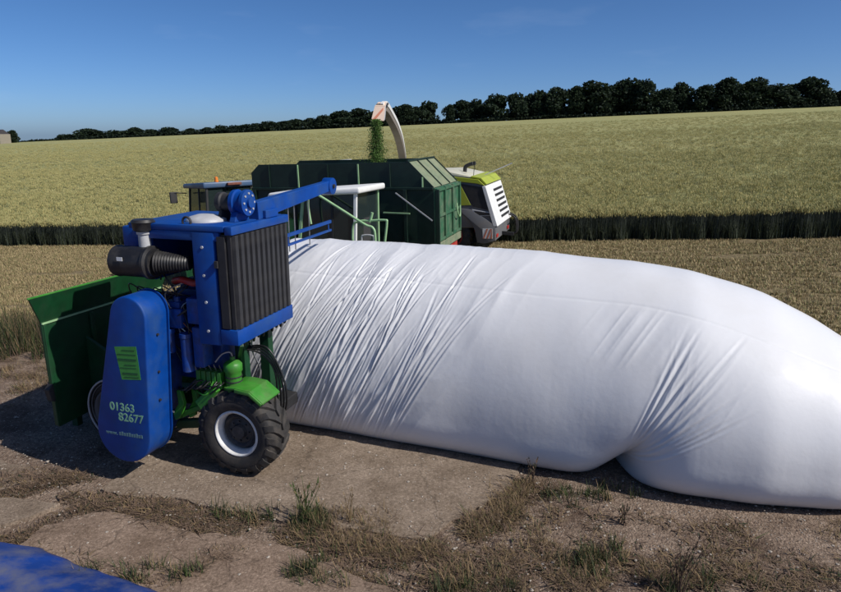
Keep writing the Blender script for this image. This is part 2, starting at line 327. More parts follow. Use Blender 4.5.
def smoothstep(a, b, x):
    t = np.clip((np.asarray(x, float)-a)/(b-a), 0, 1); return t*t*(3-2*t)
_perm = rng.random((256, 256))
def vnoise(x, y):
    x = np.asarray(x, float); y = np.asarray(y, float)
    xi = np.floor(x).astype(int); yi = np.floor(y).astype(int); fx = x-xi; fy = y-yi
    fx = fx*fx*(3-2*fx); fy = fy*fy*(3-2*fy); g = lambda i, j: _perm[i & 255, j & 255]
    return (g(xi, yi)*(1-fx)+g(xi+1, yi)*fx)*(1-fy)+(g(xi, yi+1)*(1-fx)+g(xi+1, yi+1)*fx)*fy
def fbm(x, y, o=4):
    s = 0; a = 0.5
    for k in range(o): s = s+a*vnoise(x*2**k+17*k, y*2**k+31*k); a *= 0.5
    return s

# frame shared by the pad: A along the bag (to the right and nearer), B across it (away)
TH = R(-17.5); A2 = V((math.cos(TH), math.sin(TH), 0)); B2 = V((-math.sin(TH), math.cos(TH), 0)); ORG = V((-2.376, 7.538, 0))
def l2w(a, b, z=0): return ORG+A2*a+B2*b+V((0, 0, z))
def edge_y(X): return 26.3-0.20*np.clip(np.asarray(X, float), -60, 45)   # front line of the standing wheat
CREST = 332.0
def terrain(X, Y):
    X = np.asarray(X, float); Y = np.asarray(Y, float)
    w = smoothstep(11.5, 21, Y)
    Xc = 900*np.tanh(X/900)
    z = 0.043*Xc*w + 8.2*np.clip(Y-28, 0, None)/(CREST-28)
    over = np.clip(Y-CREST-3, 0, None); z = z-0.085*over-0.0002*np.minimum(over, 200)**2
    return z
def pix(x, y, z=0.0):   # photograph pixel to a ground point, used for laying out joints and plants
    f = 660.0; p = R(13.709); u = (x-420.5)/f; v = (y-296)/f
    d = V((u, math.cos(p)-v*math.sin(p), -math.sin(p)-v*math.cos(p))); t = (z-CAM_H)/d.z
    return V((0, 0, CAM_H))+d*t

# ------------------------------------------------------------------ the ground
def grid_mesh(name, xs, ys, zf, material):
    nx, ny = len(xs), len(ys); XX, YY = np.meshgrid(xs, ys); ZZ = zf(XX, YY)
    vs = np.stack([XX, YY, ZZ], -1).reshape(-1, 3)
    idx = np.arange(nx*ny).reshape(ny, nx)
    fs = np.stack([idx[:-1, :-1], idx[:-1, 1:], idx[1:, 1:], idx[1:, :-1]], -1).reshape(-1, 4)
    me = bpy.data.meshes.new(name); me.from_pydata(vs.tolist(), [], fs.tolist()); me.materials.append(material)
    me.polygons.foreach_set('use_smooth', [True]*len(me.polygons)); return me
def tap(lo, mid0, mid1, hi, step, growth=1.12):
    m_ = list(np.arange(mid0, mid1+1e-6, step)); s = step; x = m_[-1]; up = []
    while x < hi: s *= growth; x += s; up.append(min(x, hi))
    s = step; x = m_[0]; dn = []
    while x > lo: s *= growth; x -= s; dn.append(max(x, lo))
    return np.array(dn[::-1]+m_+up)
def near_bumps(X, Y):
    d = 1-smoothstep(12, 30, np.hypot(X, Y-8))
    return (fbm(X*1.3, Y*1.3, 4)-0.47)*0.045*d
gx = tap(-1500, -10, 12, 1500, 0.2, 1.09); gy = tap(-60, 3, 15, 2200, 0.2, 1.07)
ground = link('ground', grid_mesh('ground', gx, gy, lambda X, Y: terrain(X, Y)+near_bumps(X, Y)-0.015, M['ground'])); ground['kind'] = 'structure'

# concrete pad: broken slabs with weedy joints
pad = empty('concrete_pad'); pad['kind'] = 'structure'
def slab(poly, material, top=0.03, jag=0.05):
    pts = []
    for i in range(len(poly)):
        p, q = V(poly[i]), V(poly[(i+1) % len(poly)]); L = (q-p).length; k = max(2, int(L/0.09)); nrm = V((-(q-p).y, (q-p).x)).normalized()
        for j in range(k):
            c = p.lerp(q, j/k); d = (fbm(c.x*2.1+5, c.y*2.1, 4)-0.47)*jag*5+(random.random()-0.5)*jag*0.35; d += 0.03*(random.random()**3)*random.choice((-1, 1)); pts.append((c+nrm*d))
    bm = bmesh.new(); vs = [bm.verts.new((p.x, p.y, top)) for p in pts]; f = bm.faces.new(vs)
    if f.normal.z < 0: f.normal_flip()
    r_ = bmesh.ops.extrude_face_region(bm, geom=[f]); low = [e for e in r_['geom'] if isinstance(e, bmesh.types.BMVert)]
    ups = [v_ for v_ in bm.verts if v_ not in low]
    for v_ in low: v_.co.z = top
    for v_ in ups: v_.co.z = -0.10
    bmesh.ops.recalc_face_normals(bm, faces=bm.faces)
    bmesh.ops.triangulate(bm, faces=[f_ for f_ in bm.faces if len(f_.verts) > 4])
    me = bpy.data.meshes.new('slab'); bm.to_mesh(me); bm.free(); me.materials.append(material)
    return link('slab', me, pad)
def px2(*l): return [pix(x, y).xy for x, y in l]
far = [l2w(8.8, 5.2).xy, l2w(-1.2, 5.2).xy]
slab(px2((146, 458), (103, 489), (165, 500), (262, 516), (345, 528), (428, 543), (472, 512), (517, 484))+[l2w(3.3, 5.2).xy, l2w(-1.3, 5.2).xy, l2w(-1.55, 1.0).xy], M['conc'], 0.014, 0.06)
slab(px2((45, 527), (100, 514), (185, 531), (290, 548), (330, 575), (345, 640), (170, 640), (60, 600), (8, 552)), M['conc_pink'], 0.018)
slab(px2((30, 520), (-40, 540), (-40, 505), (5, 500), (60, 505)), M['conc'], 0.024, 0.04)
slab(px2((178, 582), (228, 556), (330, 566), (392, 592), (400, 660), (190, 650)), M['conc_pink'], 0.022)
slab(px2((-60, 470), (0, 462), (60, 474), (30, 486), (-20, 492)), M['conc'], 0.018, 0.04)

# ------------------------------------------------------------------ scatter tools (stuff only)
lib = bpy.data.collections.new('scatter_sources')
def clump_obj(name, verts, faces, mi, mats):
    me = bpy.data.meshes.new(name); me.from_pydata(verts, [], faces)
    for m_ in mats: me.materials.append(m_)
    me.polygons.foreach_set('material_index', mi); return me
def scatter(name, pts, meshes, scale, zrot, label, cat, zscale=None, tilt=0.0):
    """one stuff object whose points each carry one of the given little meshes"""
    n = len(pts); me = bpy.data.meshes.new(name); me.from_pydata(np.asarray(pts).tolist(), [], [])
    at = me.attributes.new('rot', 'FLOAT_VECTOR', 'POINT')
    rot = np.stack([rng.normal(0, tilt, n), rng.normal(0, tilt, n), zrot], -1).astype(np.float32); at.data.foreach_set('vector', rot.ravel())
    at = me.attributes.new('scl', 'FLOAT_VECTOR', 'POINT')
    zs = scale if zscale is None else zscale
    at.data.foreach_set('vector', np.stack([scale, scale, zs], -1).astype(np.float32).ravel())
    at = me.attributes.new('pick', 'INT', 'POINT'); at.data.foreach_set('value', rng.integers(0, len(meshes), n).astype(np.int32))
    c = bpy.data.collections.new(name+'_sources')
    for i, mm in enumerate(meshes):
        so = bpy.data.objects.new('%s_source_%02d' % (name, i), mm); c.objects.link(so)
    o = link(name, me)
    ng = bpy.data.node_groups.new(name+'_nodes', 'GeometryNodeTree')
    ng.interface.new_socket('Geometry', in_out='INPUT', socket_type='NodeSocketGeometry'); ng.interface.new_socket('Geometry', in_out='OUTPUT', socket_type='NodeSocketGeometry')
    N, L = ng.nodes, ng.links; gi = N.new('NodeGroupInput'); go = N.new('NodeGroupOutput')
    ci = N.new('GeometryNodeCollectionInfo'); ci.inputs['Collection'].default_value = c; ci.inputs['Separate Children'].default_value = True; ci.inputs['Reset Children'].default_value = True
    ip = N.new('GeometryNodeInstanceOnPoints'); ip.inputs['Pick Instance'].default_value = True
    def attr(nm, ty):
        a = N.new('GeometryNodeInputNamedAttribute'); a.data_type = ty; a.inputs['Name'].default_value = nm
        return [s_ for s_ in a.outputs if s_.enabled and s_.name == 'Attribute'][0]
    e2r = N.new('FunctionNodeEulerToRotation')
    L.new(gi.outputs[0], ip.inputs['Points']); L.new(ci.outputs[0], ip.inputs['Instance']); L.new(attr('pick', 'INT'), ip.inputs['Instance Index'])
    L.new(attr('rot', 'FLOAT_VECTOR'), e2r.inputs[0]); L.new(e2r.outputs[0], ip.inputs['Rotation']); L.new(attr('scl', 'FLOAT_VECTOR'), ip.inputs['Scale'])
    L.new(ip.outputs[0], go.inputs[0])
    md = o.modifiers.new('scatter', 'NODES'); md.node_group = ng
    tag(o, label, cat, kind='stuff'); return o
def blade(vs, fs, mi, x, y, h, w, ang, lean, m_=0, seg=2, curl=0.0):
    k = len(vs); c, s = math.cos(ang), math.sin(ang); tx, ty = -s, c
    for j in range(seg+1):
        t = j/seg; off = lean*t+curl*t*t; ww = w*(1-0.85*t)/2; px_, py_ = x+c*off, y+s*off; z = h*t-abs(curl)*0.35*t*t
        vs += [(px_-tx*ww, py_-ty*ww, z), (px_+tx*ww, py_+ty*ww, z)]
    for j in range(seg): fs.append((k+2*j, k+2*j+1, k+2*j+3, k+2*j+2)); mi.append(m_)

# wheat plants
def wheat_clump(seed, n=13, rad=0.16):
    r_ = random.Random(seed); vs, fs, mi = [], [], []
    for i in range(n):
        a = r_.random()*6.28; d = rad*math.sqrt(r_.random()); x, y = d*math.cos(a), d*math.sin(a); h = r_.uniform(0.78, 0.93)
        an = r_.random()*6.28; ln = r_.uniform(0, 0.07)
        blade(vs, fs, mi, x, y, h, 0.016, an, ln, 2, 1)
        for k in range(2): blade(vs, fs, mi, x, y, h*r_.uniform(0.45, 0.82), 0.022, r_.random()*6.28, 0.05, 3, 2, r_.uniform(0.05, 0.16))
        # the ear: a slim four-sided spindle, nodding
        hx, hy = x+math.cos(an)*ln, y+math.sin(an)*ln; L_ = r_.uniform(0.085, 0.12); nd = r_.uniform(0, 0.07); w = 0.014
        k = len(vs); tx, ty = math.cos(an)*nd, math.sin(an)*nd; mm = 0 if r_.random() < 0.62 else 1
        vs += [(hx, hy, h-0.01), (hx+w+tx*.4, hy+ty*.4, h+L_*.4), (hx+tx*.4, hy+w+ty*.4, h+L_*.4), (hx-w+tx*.4, hy+ty*.4, h+L_*.4), (hx+tx*.4, hy-w+ty*.4, h+L_*.4), (hx+tx, hy+ty, h+L_)]
        for q in range(4):
            fs += [(k, k+1+q, k+1+(q+1) % 4), (k+5, k+1+(q+1) % 4, k+1+q)]; mi += [mm, mm]
    return clump_obj('wheat_clump', vs, fs, mi, [M['w_head'], M['w_head2'], M['w_stem'], M['w_leaf']])
WM = [wheat_clump(s) for s in range(6)]
def band(d0, d1, dens, xs=1.0):
    # random points d0..d1 metres behind the wheat's front line, inside the widened view
    P = []
    Ymax = 29.0+d1; W = 0.70*Ymax+8; n = int(2*W*(d1-d0)*dens)
    X = rng.uniform(-W, W, n); D = rng.uniform(d0, d1, n); Y = edge_y(X)+D; k = np.abs(X) < 0.68*Y+5; return X[k], Y[k]
WP, WS = [], []
for d0, d1, dens, sc in ((0, 0.5, 46, 1.0), (0.5, 3, 30, 1.0), (3, 14, 10, 1.05), (14, 40, 4.5, 1.35), (40, 100, 1.3, 1.9), (100, 200, 0.35, 2.6)):
    X, Y = band(d0, d1, dens); X = X+0; Y = Y+(fbm(X*1.5, X*0, 3)-0.45)*0.35*(d0 == 0)
    WP.append(np.stack([X, Y, terrain(X, Y)-0.02*(sc-1)], -1)); WS.append(np.full(len(X), sc)*rng.uniform(0.85, 1.15, len(X)))
WP = np.concatenate(WP); WS = np.concatenate(WS)
la = (WP[:, 0]-2.45)*A2.x+(WP[:, 1]-22.7)*A2.y; lb = (WP[:, 0]-2.45)*B2.x+(WP[:, 1]-22.7)*B2.y
kk = ~((la > -8.5) & (la < 0.9) & (lb > -0.5) & (lb < 3.0)); WP = WP[kk]; WS = WS[kk]
hz = (1.10+0.18*(fbm(WP[:, 0]*0.35, WP[:, 1]*0.35, 3)-0.45))*rng.uniform(0.92, 1.07, len(WP))
scatter('wheat_crop', WP, WM, WS, rng.uniform(0, 6.28, len(WP)), 'standing ripening wheat with pale ears filling the field up to the trees', 'wheat', zscale=hz)
# the closed canopy beneath the ears
cx_ = tap(-420, -22, 24, 520, 0.45, 1.05); cd_ = np.concatenate([np.arange(1.5, 14, 0.35), np.geomspace(14, CREST-27, 190)])
XX, DD = np.meshgrid(cx_, cd_); YY = edge_y(XX)*(1-smoothstep(40, 300, DD))+27.0*smoothstep(40, 300, DD)+DD
ZZ = terrain(XX, YY)+0.80+0.16*(fbm(XX*1.7, YY*1.7, 3)-0.45)+0.1*smoothstep(60, 200, DD)
ny, nx = XX.shape; idx = np.arange(nx*ny).reshape(ny, nx)
me = bpy.data.meshes.new('wheat_canopy'); me.from_pydata(np.stack([XX, YY, ZZ], -1).reshape(-1, 3).tolist(), [], np.stack([idx[:-1, :-1], idx[:-1, 1:], idx[1:, 1:], idx[1:, :-1]], -1).reshape(-1, 4).tolist())
me.materials.append(M['canopy']); me.polygons.foreach_set('use_smooth', [True]*len(me.polygons))
tag(link('wheat_canopy', me), 'dense olive yellow wheat canopy rising to the skyline hedge', 'wheat', kind='stuff')

# stubble between the pad and the standing wheat
def tuft(seed, n, h0, h1, w, rad, mats, wts, curl=0.1, lean=0.06, seg=2, name='tuft'):
    r_ = random.Random(seed); vs, fs, mi = [], [], []
    for i in range(n):
        a = r_.random()*6.28; d = rad*math.sqrt(r_.random())
        blade(vs, fs, mi, d*math.cos(a), d*math.sin(a), r_.uniform(h0, h1), w*r_.uniform(0.7, 1.4), r_.random()*6.28, r_.uniform(-lean, lean), r_.choices(range(len(mats)), wts)[0], seg, r_.uniform(0, curl))
    return clump_obj(name, vs, fs, mi, mats)
SM = [tuft(s, 16, 0.03, 0.085, 0.014, 0.12, [M['stub'], M['stub2'], M['stubg']], (6, 3, 2), 0.02, 0.05, 1) for s in range(4)]
SG = [tuft(s+40, 16, 0.03, 0.085, 0.016, 0.13, [M['stub'], M['stub2'], M['stubg']], (5, 4, 4), 0.04, 0.06, 1) for s in range(4)]
def pad_edge(X): return 13.4-0.12*np.asarray(X)
n = 95000; X = rng.uniform(-24, 26, n); Y = rng.uniform(7.5, 33, n)
row = np.round(Y/0.36)*0.36+rng.normal(0, 0.05, n); Y = row-0.20*X
k = (Y > pad_edge(X)+(fbm(X*.8, Y*.8, 3)-0.45)*1.5) & (Y < edge_y(X)-0.05) & (np.abs(X) < 0.68*Y+3); X, Y = X[k], Y[k]
thin = fbm(X*0.25, Y*1.1, 3) > 0.24; X, Y = X[thin], Y[thin]
P = np.stack([X, Y, terrain(X, Y)-0.01], -1)
left = X < 1.0
scatter('stubble', P[left], SM, rng.uniform(0.8, 1.4, left.sum()), rng.uniform(0, 6.28, left.sum()), 'golden cut stubble in rows between the track and the wheat', 'stubble')
scatter('stubble', P[~left], SG+SM[:2], rng.uniform(0.8, 1.4, (~left).sum()), rng.uniform(0, 6.28, (~left).sum()), 'greenish brown cut stubble behind the white bag', 'stubble')

# ------------------------------------------------------------------ silage bag
def build_bag():
    NA, NS = 1300, 420
    a0, a1 = -0.62, 9.3
    a = np.linspace(a0, a1, NA)
    near = np.interp(a, [-0.6, 0, 1, 2.5, 3.6, 4.4, 5.4, 6.2, 7.0, 7.8, 8.6, 9.05, 9.3], [1.50, 1.44, 1.38, 1.28, 1.18, 1.14, 1.02, 1.04, 1.20, 1.50, 2.0, 2.45, 2.85])
    farb = np.interp(a, [-0.6, 3, 6, 7, 8, 8.8, 9.3], [4.45, 4.6, 4.6, 4.5, 4.2, 3.6, 3.0])
    h = np.interp(a, [-0.6, 0.5, 3, 4.6, 5.4, 6.3, 7.0, 7.8, 8.6, 9.3], [2.54, 2.58, 2.58, 2.52, 2.42, 2.18, 1.86, 1.38, 0.82, 0.30])
    ker = np.hanning(61); ker /= ker.sum()
    sm = lambda x: np.convolve(np.pad(x, 30, mode='edge'), ker, 'valid')
    near, farb, h = sm(near), sm(farb), sm(h)
    bc = (near+farb)/2; w = (farb-near)/2; zc = np.minimum(0.58, h*0.36); D = zc/0.78
    # cross-section: super-ellipses, fuller below the bulge
    ph = np.concatenate([np.linspace(-0.62, 0, 50, endpoint=False), np.linspace(0, math.pi, NS-100), np.linspace(math.pi, math.pi+0.62, 51)[1:]])
    ph = ph[:NS] if len(ph) >= NS else ph
    n1, n2 = 2.02, 3.4
    c, s = np.cos(ph), np.sin(ph); up = s >= 0
    cx = np.where(up, np.sign(c)*np.abs(c)**(2/n1), 0); sz = np.where(up, np.abs(s)**(2/n1), 0)
    # lower part driven by depth fraction so that it ends on the ground
    q = np.clip(np.abs(ph*(ph < 0)+(ph-math.pi)*(ph > math.pi))/0.62, 0, 1)*0.78
    lowx = (1-q**n2)**(1/n2)
    cx = np.where(up, cx, np.sign(c)*lowx)
    NSr = len(ph)
    Bv = bc[:, None]-w[:, None]*cx[None, :]
    Zv = np.where(up[None, :], zc[:, None]+(h-zc)[:, None]*sz[None, :], zc[:, None]-D[:, None]*q[None, :])
    Av = np.repeat(a[:, None], NSr, 1)
    # arc length from the near ground contact
    ds = np.hypot(np.diff(Bv, axis=1), np.diff(Zv, axis=1)); S = np.concatenate([np.zeros((NA, 1)), np.cumsum(ds, 1)], 1)
    # surface normals
    def normals(Av, Bv, Zv):
        da = np.stack([np.gradient(Av, axis=0), np.gradient(Bv, axis=0), np.gradient(Zv, axis=0)], -1)
        dp = np.stack([np.gradient(Av, axis=1), np.gradient(Bv, axis=1), np.gradient(Zv, axis=1)], -1)
        nn = np.cross(dp, da); nn /= np.linalg.norm(nn, axis=-1, keepdims=True)+1e-9
        sgn = np.sign(np.sum(nn*np.stack([np.zeros_like(Av), Bv-bc[:, None], Zv-0.6*zc[:, None]], -1), -1, keepdims=True)); return nn*np.where(sgn == 0, 1, sgn)
    nn = normals(Av, Bv, Zv)
    disp = np.zeros_like(Av)
    # slow swellings of the packed forage
    disp += 0.10*(fbm(Av*0.55+3, S*0.45, 2)-0.37)*smoothstep(0, 0.6, S)
    disp += 0.035*(fbm(Av*1.5, S*0.9+9, 2)-0.37)
    # stretched folds running round the bag near the machine, leaning towards the closed end as they climb
    u = Av-0.52*np.minimum(S, 3.2)+0.10*np.sin(S*1.7+Av*0.8)
    env = smoothstep(-1.6, -0.5, u)*(1-smoothstep(0.9, 2.35, u))*smoothstep(0.12, 0.55, S)*(0.35+0.65*(1-smoothstep(2.3, 3.4, S)))*(1-smoothstep(4.2, 5.0, S))
    env = np.maximum(env, (1-smoothstep(-0.2, 1.0, Av))*smoothstep(0.05, 0.3, S)*0.8)
    def ridge(f, fs, ph_, p):
        v = vnoise(u*f+ph_, S*fs+ph_*1.7+0.12*u); return (1-np.abs(2*v-1))**p
    fold = 0.060*ridge(1.5, 0.2, 33, 1.6)+0.040*ridge(3.1, 0.25, 3, 2.2)+0.020*ridge(6.5, 0.3, 11, 2.5)+0.004*ridge(13, 0.4, 23, 2.5)
    gate = 0.35+0.65*smoothstep(0.36, 0.55, fbm(u*1.1+40, S*0.6, 2)+0.05)
    disp += env*gate*(fold-0.05)
    # light crosswise creasing of the film in the same region
    disp += env*0.006*ridge(5, 3.0, 51, 2.0)
    # the pinch low on the near side, where two lobes meet, and the fan of folds running from it
    ap, sp = 4.55, 0.10
    da = Av-ap-0.42*S
    notch = 0.62*np.exp(-np.abs(da/0.20)**1.35)*np.exp(-(S/0.55)**2)+0.03*np.exp(-(da/0.32)**2)*np.exp(-(S/1.3)**2)
    r = np.hypot(Av-ap, S-sp)+1e-6; psi = np.degrees(np.arctan2(S-sp, Av-ap))
    warp = psi+6*np.sin(r*1.9)
    fan = 0
    for fr, amp, p_, po in ((0.22, 0.008, 3, 2.2), (0.42, 0.007, 8, 2.4)):
        v = vnoise(warp*fr+p_, r*0.35+p_*2.3); fan = fan+amp*(1-np.abs(2*v-1))**po
    fenv = 0.5*smoothstep(30, 46, psi)*(1-smoothstep(66, 80, psi))*smoothstep(0.08, 0.5, r)*(1-smoothstep(1.35, 2.35, r+0.35*(vnoise(psi*0.22, psi*0)-0.5)*2))
    disp += fenv*(fan-0.006)*np.minimum(1, 0.35+r*0.8)
    # short parallel creases above and left of the fan
    u2 = Av-0.55*S; e2 = np.exp(-((Av-4.75)/0.5)**2)*smoothstep(1.5, 1.9, S)*(1-smoothstep(2.2, 2.6, S))
    disp += 0.010*e2*((1-np.abs(2*vnoise(u2*9, S*0.5)-1))**2.5)
    hoop = vnoise(Av*7+0.6*np.sin(S), S*0.5+60); disp += 0.004*(hoop-0.5)*smoothstep(0.3, 0.8, S)*(1-0.85*smoothstep(1.8, 2.8, Av)); disp += 0.0022*(1-0.8*smoothstep(2, 3, Av))*(vnoise(Av*22, S*1.3+9)-0.5)*(0.25+smoothstep(0.4, 0.6, fbm(Av*0.8, S*0.8+70, 2)+0.1))
    # crisp drawn creases: grooves between two raised lips
    def crease(dist, wd): return 0.62*np.exp(-(np.abs(dist)/wd-1.35)**2/0.5)-np.exp(-(dist/wd)**2)
    rc = np.random.default_rng(21)
    uu = Av-0.50*S+0.02*S*S
    for i in range(70):
        u0 = rc.uniform(-1.8, 1.5); s0 = rc.uniform(0.2, 0.9); s1 = s0+rc.uniform(1.2, 2.8); wd = rc.uniform(0.012, 0.024); dp = rc.uniform(0.008, 0.021)*(1-0.45*smoothstep(0.8, 1.8, u0))
        bend = rc.normal(0, 0.05); dist = uu-u0-bend*(S-s0)**2-0.02*np.sin(S*2.3+i)
        near_ = np.abs(dist) < 0.12
        disp += near_*dp*crease(dist, wd)*smoothstep(s0-0.2, s0+0.25, S)*(1-smoothstep(s1-0.5, s1, S))
    r = np.hypot(Av-4.60, S-0.28)+1e-6; psi = np.degrees(np.arctan2(S-0.28, Av-4.60))
    for i in range(17):
        ps = 36+i*2.15+rc.normal(0, 0.5); r1 = rc.uniform(1.7, 2.55)*(0.8 if ps < 42 else 1); k_ = rc.normal(0, 0.8)
        dist = r*np.radians(psi-ps-k_*(r-0.5)); wd = 0.015+0.007*np.minimum(r, 1.6); ok = (np.abs(psi-ps) < 25)
        disp += ok*rc.uniform(0.006, 0.015)*crease(dist, wd)*smoothstep(0.06, 0.30, r)*(1-smoothstep(r1-0.9, r1, r))
    # the factory seam that runs along the shoulder
    seam = np.exp(-((S-2.50+0.15*np.clip(Av-4.6, 0, None)**1.65)/0.012)**2); disp -= 0.006*seam
    damp = smoothstep(0, 0.10, S); disp *= damp
    Pn = np.stack([Av, Bv, Zv], -1)+nn*disp[..., None]
    Pn[..., 1] += notch; Pn[..., 2] += notch*0.12*smoothstep(0, .2, S)
    Pn[..., 2] = np.maximum(Pn[..., 2], 0.024)
    W = np.array(ORG)[None, None]*0+Pn[..., :1]*np.array(A2)+Pn[..., 1:2]*np.array(B2)+Pn[..., 2:]*np.array([0, 0, 1.0])
    idx = np.arange(NA*NSr).reshape(NA, NSr)
    fs = np.stack([idx[:-1, :-1], idx[1:, :-1], idx[1:, 1:], idx[:-1, 1:]], -1).reshape(-1, 4)
    me = bpy.data.meshes.new('silage_bag'); me.from_pydata(W.reshape(-1, 3).tolist(), [], fs.tolist()+[tuple(idx[-1, :])])
    me.materials.append(M['bag']); me.polygons.foreach_set('use_smooth', [True]*len(me.polygons))
    o = link('silage_bag', me); o.location = ORG
    tag(o, 'long white plastic silage bag packed full, lying on the concrete pad', 'silage bag')
build_bag()

# ------------------------------------------------------------------ wheels
def make_tyre(Rr, width, rim_r, lugs, parent, name='tyre', lug_h=0.035, mat_=None):
    """axis along local y, outer face towards -y"""
    mb = MB(); hw = width/2; Rb = Rr-lug_h
    prof = [(-hw*0.80, rim_r), (-hw*0.98, rim_r+0.25*(Rb-rim_r)), (-hw, rim_r+0.55*(Rb-rim_r)), (-hw*0.93, rim_r+0.85*(Rb-rim_r)), (-hw*0.78, Rb-0.006), (0, Rb+0.004),
            (hw*0.78, Rb-0.006), (hw*0.93, rim_r+0.85*(Rb-rim_r)), (hw, rim_r+0.55*(Rb-rim_r)), (hw*0.98, rim_r+0.25*(Rb-rim_r)), (hw*0.80, rim_r)]
    mb.lathe((0, 0, 0), (0, 1, 0), prof, 56, cap=False)
    dth = 2*math.pi/lugs
    for side in (-1, 1):
        for i in range(lugs):
            th0 = i*dth+(0.5*dth if side > 0 else 0); vs = []
            rows = [(0.04*hw, 0.0, Rb-0.01, Rr), (0.45*hw, 0.36, Rb-0.012, Rr), (0.82*hw, 0.62, Rb-0.03, Rr-0.012), (1.015*hw, 0.72, rim_r+0.66*(Rb-rim_r), rim_r+0.80*(Rb-rim_r))]
            for (yy, sh, r0, r1) in rows:
                t = th0+sh*dth*1.25; wd = 0.30*dth
                for (rr, ww) in ((r0, wd*1.1), (r1, wd*0.75)):
                    for sg in (-1, 1): vs.append((rr*math.cos(t+sg*ww), side*yy, rr*math.sin(t+sg*ww)))
            fs = []
            for j in range(3):
                k = 4*j; fs += [(k+2, k+3, k+7, k+6), (k, k+2, k+6, k+4), (k+3, k+1, k+5, k+7)]
            fs += [(0, 1, 3, 2), (12, 14, 15, 13)]
            mb.add(vs, fs)
    return mb.build(name, mat_ or M['rubber'], parent, smooth=40)
def make_rim(rim_r, width, parent, ring=M['rimw'], disc=M['rimd'], off=0.0):
    hw = width/2; mb = MB()
    mb.lathe((0, 0, 0), (0, 1, 0), [(-hw*0.84, rim_r+0.012), (-hw*0.88, rim_r-0.005), (-hw*0.84, rim_r-0.02), (-hw*0.55, rim_r-0.045), (hw*0.6, rim_r-0.05), (hw*0.84, rim_r+0.01)], 48, cap=False)
    ro = mb.build('rim', ring, parent, smooth=40)
    d = MB(); z = -hw*0.42+off
    d.lathe((0, 0, 0), (0, 1, 0), [(z-0.05, 0.055), (z-0.05, 0.085), (z+0.0, 0.10), (z+0.01, rim_r*0.55), (z-0.03, rim_r*0.68), (z+0.05, rim_r-0.035), (z+0.07, rim_r-0.04)], 40, cap=True)
    for i in range(8):
        a = i*math.pi/4; d.cyl((0.13*math.cos(a), z-0.02, 0.13*math.sin(a)), (0.13*math.cos(a), z+0.02, 0.13*math.sin(a)), 0.013, n=6)
    d.build('wheel_disc', disc, ro, smooth=40)
    return ro
def make_wheel(Rr, width, rim_r, lugs, parent, loc, ring=M['rimw'], disc=M['rimd'], flip=False):
    w = empty('wheel', loc); w.parent = parent
    if flip: w.rotation_euler = (0, 0, math.pi)
    make_tyre(Rr, width, rim_r, lugs, w); make_rim(rim_r, width, w, ring, disc); return w

# ------------------------------------------------------------------ bagging machine
def text_mesh(body, size, parent, material, loc, name='lettering', shear=0.0):
    cu = bpy.data.curves.new(name, 'FONT'); cu.body = body; cu.size = size; cu.extrude = 0.0015; cu.shear = shear; cu.offset = 0.0015*size/0.1
    t = bpy.data.objects.new(name, cu); COL.objects.link(t); dg = bpy.context.evaluated_depsgraph_get(); dg.update()
    me = bpy.data.meshes.new_from_object(t.evaluated_get(dg)); bpy.data.objects.remove(t)
    me.materials.clear(); me.materials.append(material)
    o = link(name, me, parent); o.location = loc; o.rotation_euler = (R(90), 0, 0); return o
def hull2(c1, r1, c2, r2, n=18):
    (x1, z1), (x2, z2) = c1, c2; d = math.atan2(z2-z1, x2-x1); L = math.hypot(x2-x1, z2-z1); g = math.acos((r1-r2)/L); pts = []
    for i in range(n+1):
        a = d+g+(2*math.pi-2*g)*i/n; pts.append((x1+r1*math.cos(a), z1+r1*math.sin(a)))
    for i in range(n+1):
        a = d-g+(2*g)*i/n; pts.append((x2+r2*math.cos(a), z2+r2*math.sin(a)))
    return pts
